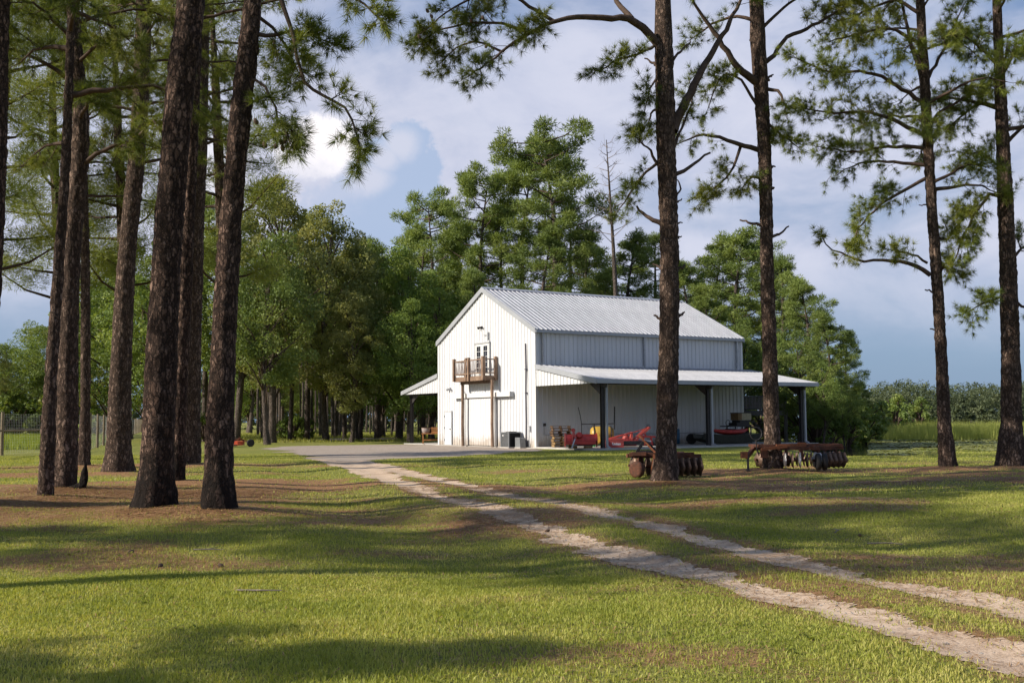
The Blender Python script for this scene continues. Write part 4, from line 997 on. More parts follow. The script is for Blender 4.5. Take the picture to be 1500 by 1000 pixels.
def near_pine(key, name_label, height, limbs=(), auto=None, bark='pine_bark', top_z=None, needle_k=22, stubs=(), group=None, mat='needle_near', seed=0, fine_to=11.0):
    sp = TREES[key]; b = TBASE[key]; Y = b[1]; r = np.random.default_rng(100 + seed)
    zg = hz(b[0], b[1]); root = thing('pine_tree', (b[0], b[1], zg), 0, name_label, 'tree', group)
    pts = [atY(x, y, Y) for x, y, w in sp]; rad = [w / 2 * Y / F_PX for x, y, w in sp]
    pts[0][2] = -.06 + zg
    a, c = pts[-2], pts[-1]; d = (c - a) / (c[2] - a[2]); zt = c[2]
    d[:2] *= .5
    for f in (.35, .7, 1.0): pts.append(c + d * (height - zt) * f); rad.append(rad[len(sp) - 1] * (1 - .85 * f))
    pts = np.array(pts) - [b[0], b[1], zg]
    link('trunk', trunk_mesh('trunk', pts, rad, bark, seed=seed * 7.3, fine_to=fine_to), root)
    P = []; D = []; org = np.array([b[0], b[1], zg])
    for L in limbs:
        path, doff, w, f0, per = L[:5]; tl = L[5] if len(L) > 5 else .9
        n = len(path); q = np.array([atY(x, y, Y + doff * (i / (n - 1)) ** 1.1) for i, (x, y) in enumerate(path)]) - org
        p_, d_, _ = grow(q, w / 2 * Y / F_PX, r, f0, per, tl, per > 0, root=root, r1=.014); P += p_; D += d_
    for path, w in stubs:
        q = np.array([atY(x, y, Y + .25 * i) for i, (x, y) in enumerate(path)]) - org
        grow(q, w / 2 * Y / F_PX, r, tufts=False, root=root, r1=w / 2 * Y / F_PX * .45, mat='branch_bark')
    if auto:
        z0, z1, n, ln = auto[:4]; per = auto[4] if len(auto) > 4 else 3.0
        for i in range(n):
            z = z0 + (z1 - z0) * (i + r.random()) / n; f = (z - z0) / max(.1, (height - z0)); az = i * 2.399 + r.uniform(-.5, .5)
            c_ = np.array([np.interp(z, pts[:, 2], pts[:, 0]), np.interp(z, pts[:, 2], pts[:, 1]), z]); l = ln * (1 - .55 * f) * r.uniform(.6, 1.1)
            o_ = np.array([math.cos(az), math.sin(az), 0]); up = r.uniform(.0, .35); 
            q = np.array([c_, c_ + o_ * l * .35 + [0, 0, up * l * .5], c_ + o_ * l * .7 + [0, 0, up * l * .75], c_ + o_ * l + [0, 0, l * (up * .8 - .12)]])
            p_, d_, _ = grow(q, .055 * (1.2 - f), r, .25, per, .85, root=root); P += p_; D += d_
    if top_z is not None:                                # coarse upper crown, above the frame
        ob = MB(); 
        for i in range(20):
            z = top_z + (height - top_z - .5) * (i + r.random()) / 20; f = (z - top_z) / (height - top_z); az = i * 2.399 + r.uniform(-.4, .4); l = 4.3 * (1 - .62 * f) * r.uniform(.65, 1.1)
            c_ = np.array([np.interp(z, pts[:, 2], pts[:, 0]), np.interp(z, pts[:, 2], pts[:, 1]), z]); o_ = np.array([math.cos(az), math.sin(az), .25])
            q = np.array([c_, c_ + o_ * l * .5, c_ + o_ * l]); p_, d_, mb = grow(q, .05, r, .3, 2.6, .9, root=None, sides=4); P += p_; D += d_
            ob.add(mb.v, mb.f, True)
        link('upper_limbs', ob.mesh('upper_limbs', 'branch_bark'), root)
    if P:
        me = needle_mesh('crown', mat, np.array(P), np.array(D), int(needle_k * 1.7), .235, .0095, .50, r); cw = link('crown', me, root)
    NEAR[key] = (root, P); return root

LG = 'pines at the left end of the lawn'
near_pine('T1', 'dark pine trunk leaning beside the thin grey pine on the lawn', 22, bark='burnt_bark', top_z=11, seed=1, needle_k=12)
near_pine('T2', 'slender grey-brown pine leaning against its thicker neighbour, scorched at the foot', 17, auto=(8.0, 16.5, 15, 2.6, 3.4), seed=2, bark='pine_bark')
near_pine('T3', 'scaly pine with a charred snag at its foot and low green limbs', 18, auto=(7.2, 17.5, 24, 3.0, 3.6), seed=3)
near_pine('T4', 'thin straight pine standing in front of the fence corner post', 17, auto=(9.0, 16.5, 13, 2.6, 3.2), seed=4)
near_pine('T5', 'reddish pine with a scarred split low trunk', 21, auto=(9.5, 15.0, 13, 3.2, 3.4), top_z=14.5, seed=5)
near_pine('T6', 'stoutest dark pine trunk with scorched flared base', 24, bark='burnt_bark', top_z=12.5, seed=6, needle_k=12)
near_pine('T7', 'narrow dark pine tucked behind the stoutest trunk', 20, bark='burnt_bark', top_z=11.5, seed=7, needle_k=14)
near_pine('T8', 'pale brown pine behind the two dark trunks, low branches high up', 21, auto=(11.5, 17.0, 14, 3.0, 3.2), top_z=17, seed=8)
near_pine('T9', 'dark leaning pine with scorched base and a drooping limb of cones', 23, bark='burnt_bark', top_z=11.5, seed=9, needle_k=20, limbs=[
    ([(381,-70),(405,-20),(428,50),(447,122),(485,145),(508,165),(521,195),(525,228)], -.8, 9, .40, 5.2, .55),
    ([(358,118),(372,118),(387,124),(398,150),(412,178),(422,205)], -.5, 5, .25, 6.5, .5),
    ([(376,50),(405,52),(435,46),(468,58)], .4, 7, .15, 6.0, .7),
    ([(372,20),(400,40),(425,80),(440,105)], .9, 6, .2, 6.0, .7),
    ([(376,-40),(420,-55),(480,-25),(520,0),(558,28)], -1.0, 8, .45, 5.5, .5)])
near_pine('T10', 'tall pine with a thick forked limb, before the smaller disc harrow', 22, top_z=12.5, seed=10, needle_k=20, limbs=[
    ([(968,72),(947,47),(920,27),(890,27),(840,27),(800,36),(765,56),(735,76),(705,100),(688,112)], -2.0, 13, .52, 6.0, .7),
    ([(812,32),(775,8),(735,-12),(690,0),(655,18),(625,45)], -1.0, 6, .25, 6.0, .65),
    ([(775,50),(735,36),(690,34),(650,42),(616,60)], -.6, 5, .25, 6.0, .6),
    ([(735,76),(705,62),(675,66),(645,92)], .3, 4, .2, 6.0, .6),
    ([(925,28),(908,8),(890,-25),(865,-70)], 1.0, 10, .7, 3.0),
    ([(986,192),(1004,150),(1030,100),(1062,45),(1085,0),(1110,-60)], 1.2, 16, .72, 4.0),
    ([(964,62),(940,76),(905,88),(876,104)], -.8, 5, .25, 6.0, .5),
    ([(964,112),(952,130),(946,157)], -.5, 4, .3, 6.0, .4),
    ([(966,236),(943,256),(922,285),(908,305)], .5, 5, .15, 4.5, .45),
    ([(964,242),(950,218),(932,203)], -.4, 5, .45, 7.0, .4),
    ([(985,222),(1000,185),(1012,150),(1016,120)], .8, 5, .4, 4.0, .5),
    ([(962,160),(952,168),(950,190)], .3, 4, .3, 6, .4)],
    stubs=[([(970,328),(950,318),(932,302)], 8), ([(985,258),(1010,245),(1040,224)], 7), ([(985,290),(996,278),(994,262)], 4), ([(985,300),(999,292)], 4), ([(986,330),(999,325)], 4), ([(985,352),(999,345)], 4), ([(970,395),(958,386)], 5), ([(988,398),(1003,388)], 5), ([(990,465),(1003,457)], 6), ([(970,468),(956,461)], 5), ([(985,90),(1000,72),(1012,62)], 5), ([(962,95),(945,86)], 5)])
near_pine('T11', 'pine with a crossing left limb, in front of the longer disc harrow', 22, top_z=13.5, seed=11, needle_k=20, limbs=[
    ([(1114,124),(1095,112),(1075,90),(1047,48),(1020,10),(1000,-40)], -1.0, 13, .75, 4.0),
    ([(1112,220),(1070,207),(1035,197),(1010,203),(992,212)], -.8, 8, .35, 2.2, .5),
    ([(1085,214),(1078,235),(1066,258),(1047,274),(1028,292)], -.8, 5, .25, 6.5, .5),
    ([(1118,94),(1135,78),(1152,57),(1180,42),(1204,30),(1247,4),(1290,-25)], .6, 8, .35, 3.2, .6),
    ([(1120,130),(1140,134),(1150,155),(1152,172)], -.5, 6, .4, 4, .5),
    ([(1122,176),(1140,195),(1156,206),(1166,214)], -.6, 5, .2, 6.5, .5),
    ([(1114,162),(1099,137),(1085,116),(1062,108),(1046,132),(1038,160)], -.5, 5, .3, 6, .55),
    ([(1116,262),(1100,260),(1087,276)], -.4, 5, .3, 7, .4),
    ([(1112,240),(1122,215),(1138,205)], .3, 4, .3, 5, .45),
    ([(1104,30),(1075,25),(1040,38),(1010,60)], .8, 6, .3, 4, .6),
    ([(1118,40),(1150,10),(1190,-10),(1230,10)], .8, 6, .3, 4, .6)],
    stubs=[([(1118,330),(1100,326),(1083,322)], 5), ([(1130,347),(1143,342),(1155,330)], 5), ([(1124,250),(1136,243)], 5), ([(1122,120),(1132,108)], 5), ([(1126,280),(1134,275)], 5), ([(1108,68),(1098,58)], 5)])
near_pine('T12', 'slim pine with sunlit green limbs reaching toward the barn, near the pond', 19, auto=(7.6, 18.5, 20, 2.9, 3.6), seed=12, needle_k=22, limbs=[
    ([(1352,150),(1320,130),(1290,112),(1255,105),(1215,105),(1168,86)], -.8, 7, .25, 6.5, .8),
    ([(1352,197),(1310,176),(1270,165),(1215,165),(1165,158)], .8, 7, .25, 6.5, .8),
    ([(1355,262),(1330,275),(1290,300),(1262,330),(1240,365)], -.6, 6, .2, 7, .75),
    ([(1363,403),(1335,386),(1300,381),(1262,382),(1240,374),(1213,362),(1206,348)], .4, 7, .45, 1.2, .3),
    ([(1358,385),(1335,372),(1305,366)], -.4, 4, .3, 6, .5),
    ([(1345,62),(1300,42),(1260,50),(1215,62)], -.6, 6, .2, 6.5, .8),
    ([(1347,20),(1310,0),(1280,10),(1235,32)], .6, 6, .2, 6, .8),
    ([(1352,120),(1334,62),(1322,5),(1315,-50)], .5, 8, .5, 4.0),
    ([(1358,182),(1385,160),(1420,140),(1450,136)], .6, 6, .2, 6.5, .8),
    ([(1362,272),(1390,256),(1420,240),(1442,246)], -.6, 6, .2, 6.5, .8),
    ([(1355,122),(1375,86),(1395,50),(1410,8)], .8, 6, .3, 5, .8),
    ([(1367,345),(1387,350),(1402,330),(1427,300)], .4, 5, .2, 6.5, .7),
    ([(1353,217),(1300,215),(1250,222),(1200,215)], .9, 6, .25, 6.5, .8),
    ([(1372,420),(1385,385),(1400,395)], .4, 4, .2, 6.5, .6)],
    stubs=[([(1378,487),(1364,481)], 4), ([(1372,430),(1356,424)], 4), ([(1362,300),(1346,300)], 3)])
near_pine('T13', 'broad-footed pine at the pond bank in a skirt of straw', 21, auto=(9.5, 20, 20, 3.0, 3.4), seed=13, needle_k=22, limbs=[
    ([(1472,290),(1450,286),(1430,310),(1410,350),(1393,392)], -.6, 6, .25, 7, .75),
    ([(1466,162),(1440,150),(1415,165),(1388,190)], .6, 6, .2, 6.5, .8),
    ([(1474,210),(1500,186),(1535,170)], .5, 7, .25, 6, .8),
    ([(1466,112),(1490,76),(1520,90)], -.4, 7, .3, 6, .8),
    ([(1478,430),(1452,440),(1420,455)], -.5, 5, .2, 7, .7),
    ([(1482,440),(1510,452),(1540,445)], -.5, 5, .2, 7, .7),
    ([(1470,250),(1440,225),(1410,225)], .6, 5, .2, 6.5, .8),
    ([(1482,380),(1505,360),(1530,370)], .5, 5, .2, 6.5, .8)])
# cones on the drooping limb
rt = NEAR['T9'][0]; b9 = np.array(rt.location)
CM = MB().lathe([(.012, -.06), (.034, -.035), (.040, 0), (.030, .035), (.010, .06)], (0, 0, 0), (0, 0, 1), 9, False).mesh('pine_cone', 'cone_brown')
for x, y in ((404, 214), (412, 208), (417, 207), (431, 203), (430, 194), (388, 212), (414, 217), (375, 178)):
    q = link('pine_cone', CM, rt); q.location = tuple(atY(x, y, b9[1] - .4) - b9); q.rotation_euler = (.4, .3, x)
rt = NEAR['T10'][0]; b10 = np.array(rt.location)
for x, y in ((626, 16), (632, 24), (614, 54), (707, 26), (712, 68), (690, 30)):
    q = link('pine_cone', CM, rt); q.location = tuple(atY(x, y, b10[1] - 1.4) - b10); q.rotation_euler = (.4, .3, x)
# charred snag at the foot of the scaly pine
sb = G(121, 722); s_ = thing('tree_stump', (sb[0], sb[1], hz(sb[0], sb[1])), 0, 'short charred black snag at the foot of a scaly pine', 'stump')
link('trunk', trunk_mesh('trunk', np.array([(-.14, 0, -.06), (.0, 0, .1), (.03, 0, .35), (.06, 0, .56)]), [.16, .10, .075, .02], 'charred_bark', 14, .05, relief=.02, seed=3), s_)
MB().tube([(-.3, .02, .02), (-.12, 0, .06), (.0, 0, .1)], [.03, .05, .06], 7).build('root', 'charred_bark', s_)
# wooden scar on the split pine
print('near pines ok')

# ---------------- prototypes for the wood
def leaf_quads(P, N, size, r):
    n = len(P); a = unit(r.normal(0, 1, (n, 3)) + N * .5); b = unit(np.cross(a, r.normal(0, 1, (n, 3)))); c = np.cross(a, b)
    L = size * r.uniform(.6, 1.25, (n, 1)); w = L * r.uniform(.45, .75, (n, 1))
    return np.stack([P - b * L * .5, P + c * w * .5 + a * L * .08, P + b * L * .5, P - c * w * .5 + a * L * .08], 1).reshape(-1, 4, 3)
def broadleaf(name, lab, cat, H0, rx, z0, ncl, per, lsize, mat, bark, seed, trunk_r=.26, flat=1.0, group=None):
    r = np.random.default_rng(seed); root = thing(name, (0, 0, 0), 0, lab, cat, group)
    mb_pts = np.array([(0, 0, -.1), (r.normal(0, .1), r.normal(0, .1), 1.5), (r.normal(0, .25), r.normal(0, .25), H0 * .4), (r.normal(0, .4), r.normal(0, .4), H0 * .9)])
    link('trunk', trunk_mesh('trunk', mb_pts, [trunk_r * 1.35, trunk_r, trunk_r * .75, .05], bark, 12, .35, H0, .02, seed), root)
    C = []; R_ = []
    while len(C) < ncl:
        u = r.uniform(-1, 1, 3); d2 = (u ** 2).sum()
        if d2 > 1 or d2 < .18: continue
        z = z0 + (u[2] * .5 + .5) * (H0 - z0); f = (z - z0) / (H0 - z0)
        wd = rx * (math.sin(math.pi * min(1, (f * .80 + .16))) ** .75)
        C.append((u[0] * wd * 1.05 + .12 * rx * math.sin(z * 1.3 + seed), u[1] * wd * 1.05, z)); R_.append(r.uniform(.55, 1.15) * rx * .27)
    C = np.array(C); R_ = np.array(R_); P = []; N = []; rn = []
    for c, R1 in zip(C, R_):
        v = unit(r.normal(0, 1, (per, 3))); rad = R1 * r.uniform(.35, 1.0, (per, 1)) ** .6; v[:, 2] = v[:, 2] * .75 * flat
        P.append(c + v * rad); N.append(v + [0, 0, .4]); rn.append(np.clip(r.random() * .6 + r.random(per) * .4, 0, 1))
    P = np.vstack(P); N = np.vstack(N); Q = leaf_quads(P, unit(N), lsize, r)
    link('crown', mesh_np('crown', Q.reshape(-1, 3), np.arange(len(P) * 4).reshape(-1, 4), mat, np.repeat(np.concatenate(rn), 4)), root)
    mb = MB()
    for c in C[r.permutation(len(C))[:26]]:
        zb = max(z0 * .8, c[2] - 2.2 - r.random() * 2); p = np.array([np.interp(zb, mb_pts[:, 2], mb_pts[:, 0]), np.interp(zb, mb_pts[:, 2], mb_pts[:, 1]), zb])
        mb.tube([p, (p + c) / 2 + [0, 0, .3], c], [.09, .06, .02], 5, False)
    link('limbs', mb.mesh('limbs', 'branch_bark'), root); return root
def mid_pine(name, lab, cat, H0, z0, nl, ln, puffs, per, seed, bark='grey_bark', rad=.24, mat='needle_mid', group=None, flat=False, ps=(.5, .95), nw=.038, nlen=(.22, .42), tmin=.45):
    r = np.random.default_rng(seed); root = thing(name, (0, 0, 0), 0, lab, cat, group)
    tp = np.array([(0, 0, -.1), (r.normal(0, .1), r.normal(0, .1), H0 * .35), (r.normal(0, .3), r.normal(0, .3), H0 * .7), (r.normal(0, .4), r.normal(0, .4), H0 - .6)])
    link('trunk', trunk_mesh('trunk', tp, [rad * 1.25, rad, rad * .7, .05], bark, 12, .35, H0, .018, seed), root)
    mb = MB(); C = []; S = []
    for i in range(nl):
        f = (i + r.random()) / nl; z = z0 + (H0 - z0 - .4) * (f ** .6 if flat else f); az = i * 2.399 + r.uniform(-.6, .6); prof = (math.sin(math.pi * min(.97, .25 + f * .70)) if not flat else .9 - .25 * f)
        l = ln * prof * r.uniform(.55, 1.15); o_ = np.array([math.cos(az), math.sin(az), 0]); up = r.uniform(.05, .55)
        c_ = np.array([np.interp(z, tp[:, 2], tp[:, 0]), np.interp(z, tp[:, 2], tp[:, 1]), z]); e = c_ + o_ * l + [0, 0, l * up]
        mb.tube([c_, c_ + o_ * l * .5 + [0, 0, l * up * .3], e], [.07, .045, .015], 5, False)
        for _ in range(puffs):
            t = r.uniform(tmin, 1.05); p = c_ + (e - c_) * t + r.normal(0, .32, 3) * [1, 1, .5]; C.append(p); S.append(r.uniform(*ps))
    for _ in range(4): C.append(tp[-1] + r.normal(0, .3, 3) + [0, 0, .3]); S.append(.6)
    link('limbs', mb.mesh('limbs', 'branch_bark'), root)
    C = np.repeat(np.array(C), per, 0); S = np.repeat(np.array(S), per)[:, None]; n = len(C)
    v = unit(r.normal(0, 1, (n, 3))); v[:, 2] *= .68; P = C + v * S * r.uniform(.1, 1, (n, 1)) ** .5
    d = unit(v + r.normal(0, .5, (n, 3)) + [0, 0, .35]); Ln = r.uniform(*nlen, (n, 1)); sd = unit(np.cross(d, r.normal(0, 1, (n, 3)))) * nw
    V = np.stack([P - sd, P + sd, P + d * Ln], 1).reshape(-1, 3); rn = np.clip(np.repeat(r.random(n // per), per) * .55 + r.random(n) * .45, 0, 1)
    link('crown', mesh_np('crown', V, np.arange(3 * n).reshape(-1, 3), mat, np.repeat(rn, 3)), root); return root
def copy_tree(src):
    c = src.copy(); COL.objects.link(c)
    for ch in src.children:
        d = ch.copy(); COL.objects.link(d); d.parent = c
    return c
USED = set()
def plant(proto, H0, px, D, ytop=None, Hh=None, label=None, group=None, wide=1.0, rz=None, XY=None):
    p = atY(px, 610, D) if XY is None else np.array([XY[0], XY[1], 0])
    hh = Hh if Hh else atY(px, ytop, D)[2]
    o = proto if proto.name not in USED else copy_tree(proto); USED.add(o.name if o is proto else proto.name)
    s = hh / H0; o.location = (p[0], p[1], hz(p[0], p[1]) - .02); o.scale = (s * wide, s * wide, s); o.rotation_euler = (0, 0, rng.uniform(0, 6.28) if rz is None else rz)
    if label: o['label'] = label
    if group: o['group'] = group
    return o
oakA = broadleaf('broadleaf_tree', 'x', 'tree', 18, 4.6, 3.6, 100, 220, .225, 'leaf_green', 'grey_bark', 21)
oakB = broadleaf('broadleaf_tree', 'x', 'tree', 18, 4.2, 3.2, 110, 200, .21, 'leaf_olive', 'grey_bark', 22)
oakC = broadleaf('broadleaf_tree', 'x', 'tree', 16, 4.4, 2.2, 95, 200, .225, 'leaf_bright', 'grey_bark', 23)
pineA = mid_pine('woodland_pine', 'x', 'tree', 22, 8.0, 40, 4.8, 5, 85, 31, ps=(.38, .75), tmin=.5)
pineB = mid_pine('woodland_pine', 'x', 'tree', 20, 4.5, 56, 4.4, 6, 80, 32, ps=(.38, .78), tmin=.5)
pineC = mid_pine('woodland_pine', 'x', 'tree', 22, 11.5, 32, 5.0, 7, 90, 33, flat=True, tmin=.66, ps=(.4, .8))
pineN = mid_pine('meadow_pine', 'x', 'tree', 20, 6.5, 30, 3.6, 6, 260, 35, bark='pine_bark', nw=.011, nlen=(.2, .3), mat='needle_near')
slim = mid_pine('slender_pine', 'x', 'tree', 18, 12.0, 14, 2.4, 4, 60, 34, rad=.17)
bush = broadleaf('shrub', 'x', 'shrub', 2.6, 1.5, .2, 26, 60, .20, 'leaf_bright', 'grey_bark', 41, .05)
dbush = broadleaf('shrub', 'x', 'shrub', 3.2, 1.9, .2, 30, 70, .24, 'leaf_green', 'grey_bark', 42, .06)
WG = 'trees of the wood beside the gravel yard'
for px, D, yt, pr, h0, w, lab in [
 (235,84,335,oakA,18,1.0,'dense green broadleaf tree behind the stoutest dark pine trunk'),(300,88,290,pineA,22,1.0,'feathery pine between the dark pines, at the wood edge'),
 (345,82,270,oakA,18,.95,'dense green broadleaf tree behind the orange cutter'),(398,80,248,oakB,18,.9,'tallest olive-leaved tree of the wood, rounded top above its neighbours'),
 (392,74,330,oakA,18,.9,'dense green tree in front of the tallest olive-leaved tree'),(450,92,318,pineA,22,1.0,'pine half hidden behind the pointed olive tree'),
 (478,86,288,oakB,18,.85,'pointed olive-leaved tree, second tallest of the broadleaf wood'),(522,88,335,oakB,18,.85,'olive-leaved tree on the barn side of the pointed olive tree'),
 (552,96,352,pineB,20,.95,'feathery pine set back in the dip of the wood skyline'),(515,80,420,oakB,18,.9,'short olive tree at the front of the wood facing the gravel yard'),
 (585,90,365,oakC,16,1.0,'bright green tree below the round-topped dark pine'),(560,104,390,oakC,16,1.0,'bright green tree deep in the wood skyline dip'),
 (632,84,400,oakC,16,1.0,'bright green low tree touching the far shed eave'),(600,80,440,oakC,16,1.0,'lowest bright green tree in front of the wood beside the far shed'),
 (655,96,385,oakC,16,1.0,'bright green tree just behind the left eave of the barn'),(690,92,400,oakC,16,1.0,'bright green tree directly behind the gable peak'),
 (10,120,500,oakA,18,1.6,'lowest dark green tree beyond the meadow fence'),(48,135,475,oakA,18,1.5,'broad tree beyond the meadow, furthest from the fence'),
 (85,118,430,oakA,18,1.0,'green tree beyond the meadow behind the scaly pine'),(128,110,400,oakB,18,1.0,'olive tree behind the fence corner post'),
 (160,96,372,oakC,16,1.0,'bright green tree behind the reddish split pine'),(190,104,350,oakA,18,1.0,'green tree beside the far end of the wire fence'),
 (215,92,380,oakC,16,1.0,'bright green tree where the wire fence meets the wood'),(-30,110,480,oakB,18,1.0,'olive tree beyond the meadow near the fence rail')]:
    plant(pr, h0, px, D, yt, label=lab, group='broadleaf trees at the wood edge', wide=w)
PG = 'pines behind the barn'
for px, D, yt, pr, h0, w, lab in [
 (812,92,196,pineC,22,.95,'tallest flat-topped pine towering behind the barn roof'),(770,100,240,pineC,22,.9,'flat-topped pine close beside the tallest pine behind the barn'),
 (708,96,262,pineC,22,.85,'open-crowned pine above the gable peak of the barn'),(632,100,294,pineC,22,.85,'round-topped dark pine above the wood beside the barn'),
 (740,98,305,pineA,22,.9,'bushy pine filling the gap right behind the open-crowned pine'),(672,104,330,pineB,20,.95,'bushy pine between the round-topped pine and the open-crowned pine'),
 (860,94,330,pineB,20,.9,'bushy pine between the tallest pine and the dying pine'),(800,88,335,pineB,20,1.0,'bushy pine at the foot of the tallest pine behind the ridge'),
 (835,104,300,pineA,22,.9,'bushy pine behind the tallest pine'),(600,110,335,pineA,22,.9,'pine set back beside the round-topped dark pine'),
 (700,84,395,pineB,20,.9,'low bushy pine just over the barn gable'),(925,98,345,pineB,20,1.0,'dark bushy pine directly beside the dying pine'),
 (885,90,395,pineB,20,1.0,'low bushy pine over the ridge below the dying pine'),(960,104,345,pineA,22,1.0,'pine mostly hidden behind the trunk with the forked limb'),
 (1010,92,385,pineB,20,1.0,'low bushy pine over the far end of the barn ridge'),(1055,100,350,pineB,20,1.0,'bushy pine behind the sloping far end of the barn roof'),
 (1085,88,338,pineB,20,1.05,'round bushy pine, tallest past the far end of the barn'),(1120,96,352,pineA,22,1.0,'pine behind the trunk with the crossing limb'),
 (1150,86,372,pineB,20,1.0,'bushy pine on the pond side of the crossing-limb pine'),(1040,82,420,pineB,20,1.0,'low pine over the far eave of the barn'),
 (1185,76,400,pineB,20,1.0,'bushy pine rising above the far corner of the shed roof'),(1215,72,442,pineB,20,1.0,'bushy pine stepping down the wood edge toward the pond'),
 (1242,78,470,pineB,20,.9,'outermost bushy pine of the wood edge at the pond'),(1170,68,470,oakA,18,.9,'dark leafy tree just behind the last shed post'),
 (1205,66,510,oakA,18,.9,'small leafy tree between the shed corner and the reeds'),(1235,70,530,oakA,18,.9,'smallest leafy tree at the edge of the reeds'),
 (1130,70,480,oakA,18,.9,'leafy tree behind the raised deck'),(1265,92,548,pineB,20,.9,'low pine standing alone past the wood edge by the reeds'),(1095,72,460,oakA,18,.9,'leafy tree behind the far wall corner of the barn')]:
    plant(pr, h0, px, D, yt, label=lab, group=PG, wide=w)
# dead pine with one living tuft
dp = atY(905, 610, 86.0); dh = atY(893, 205, 86.0)[2]; r = np.random.default_rng(9)
dd = thing('dead_pine', (dp[0], dp[1], 0), 0, 'thin bare grey dying pine behind the barn with one green tuft', 'tree')
tp = np.array([(0, 0, -.1), (.05, 0, 6), (-.1, 0, 14), (-.6, 0, dh)])
link('trunk', trunk_mesh('trunk', tp, [.26, .22, .16, .03], 'grey_bark', 12, .3, 30, .012, 4), dd)
mb = MB()
for i in range(34):
    z = dh - .3 - i * .25; az = i * 2.4; c_ = np.array([np.interp(z, tp[:, 2], tp[:, 0]), 0, z]); l = r.uniform(.5, 1.1) * (.5 + .075 * i); o_ = np.array([math.cos(az), math.sin(az), r.uniform(.2, .8)])
    e = c_ + o_ * l; mb.tube([c_, c_ + o_ * l * .5 + [0, 0, -.05], e], [.035, .022, .008], 5, False)
    for k in range(4): mb.tube([c_ + o_ * l * r.uniform(.3, .9), e + r.normal(0, .3, 3)], [.012, .006], 3, False)
link('limbs', mb.mesh('limbs', 'dead_wood'), dd)
tz = atY(905, 318, 86.0)[2]; P = []; D_ = []
for i in range(46):
    v = unit(r.normal(0, 1, 3)); v[2] *= .5; P.append(np.array([-.1, 0, tz]) + v * r.uniform(.2, 1.4) * [1.1, 1.1, .8]); D_.append(v + [0, 0, .3])
link('crown', needle_mesh('crown', 'needle_near', np.array(P), np.array(D_), 26, .36, .025, .5, r), dd)
# slender trunks inside the wood
SG = 'slender pines inside the wood'
r = np.random.default_rng(77)
for k in range(74):
    D = r.uniform(98, 175); px = r.uniform(375, 690)
    plant(slim, 18, px, D, Hh=r.uniform(14, 19), label='slender dark pine trunk standing inside the shaded wood', group=SG, wide=r.uniform(.5, .9))
for px, D in [(425,88),(492,104),(528,92),(505,98),(555,100),(585,96),(620,92),(470,112)]:
    plant(slim, 18, px, D, Hh=17, label='slender dark pine trunk standing inside the shaded wood', group=SG, wide=1.0)
for k in range(34):
    D = r.uniform(150, 215); px = r.uniform(330, 720); plant((oakA, oakB, oakC, pineB)[k % 4], (18, 18, 16, 20)[k % 4], px, D, Hh=r.uniform(13, 17), label='shadowy tree deep in the wood beyond the gravel yard', group='trees deep in the wood', wide=1.3)
# pines at mid distance on the left
for px, D, yt, pr, h0, lab in [(-24,37,-150,pineN,20,'full pine rising beside the dark leaning trunk'),(83,46,-10,pineN,20,'full pine seen between the two leaning left trunks'),(172,46,-30,pineN,20,'full pine hidden low down by the reddish split pine'),(318,45,-60,pineN,20,'full pine behind the leaning dark pine')]:
    plant(pr, h0, px, D, yt, label=lab)
# shrubs
for px, D, hh in [(432,92,2.2),(418,96,1.8),(446,95,1.9),(1215,70,2.6),(1240,74,2.8),(1262,80,3.2),(1195,68,2.4),(1225,78,4.0),(1180,74,3.6),(1250,88,4.4),(1150,80,4.0),(1120,78,3.5),(1285,110,4),(1310,130,5),(1345,150,5),(300,86,2.2),(240,90,2.6),(2,116,4.5),(26,118,5),(50,120,4.2),(72,116,4.6),(108,112,4),(140,110,3.6)]:
    br_ = hh < 3; plant(bush if br_ else dbush, 2.6 if br_ else 3.2, px, D, Hh=hh, label='low bright green shrub at the wood edge' if br_ else 'dark green shrub along the wood edge', group='bright shrubs' if br_ else 'dark shrubs')
# shade pines to the left of the view
shp = mid_pine('shade_pine', 'x', 'tree', 22, 11.0, 34, 3.6, 5, 75, 51, 'pine_bark', .26)
plant(shp, 22, 0, 0, Hh=7.5, XY=(-11.6, 3.8), label='young short pine at the edge of the grove left of the lawn')
for k, (x, y) in SHADE.items():
    plant(shp, 22, 0, 0, Hh=19 + 3 * rng.random(), XY=(x, y), label='tall pine of the grove left of the lawn, throwing shade across it', group='pines of the grove left of the lawn')
print('wood ok')

# ------------------------------------------------------------------ far wood, reeds, grass
def far_wood(name, lab, xy, hts, per, size, mat, seed):
    r = np.random.default_rng(seed); P = []; N = []; rn = []
    for (x, y), hh in zip(xy, hts):
        ncl = 9
        for c in range(ncl):
            z = hh * r.uniform(.03, .96); wd = hh * .30 * (1.15 - .7 * abs(z / hh - .55)); cc = np.array([x + r.uniform(-wd, wd), y + r.uniform(-wd, wd), z]); R1 = hh * r.uniform(.09, .16)
            v = unit(r.normal(0, 1, (per, 3))); P.append(cc + v * R1 * r.uniform(.4, 1, (per, 1)) * [1, 1, .8]); N.append(v + [0, 0, .4]); rn.append(np.clip(r.random() * .65 + r.random(per) * .35, 0, 1))
    P = np.vstack(P); P[:, 2] = np.maximum(P[:, 2], .05); N = np.vstack(N); Q = leaf_quads(P, unit(N), size, r)
    o_ = link(name, mesh_np(name, Q.reshape(-1, 3), np.arange(len(P) * 4).reshape(-1, 4), mat, np.repeat(np.concatenate(rn), 4))); return tag(o_, lab, 'woodland', kind='stuff')
r = np.random.default_rng(5)
xy = []; hts = []
for k in range(420):
    D = r.uniform(360, 470); px = r.uniform(1180, 1640); p = atY(px, 610, D); xy.append(p[:2]); hts.append((r.uniform(6.5, 12.5) + 4.5 * vnoise(px * .03, 0.5)) * (D / 400))
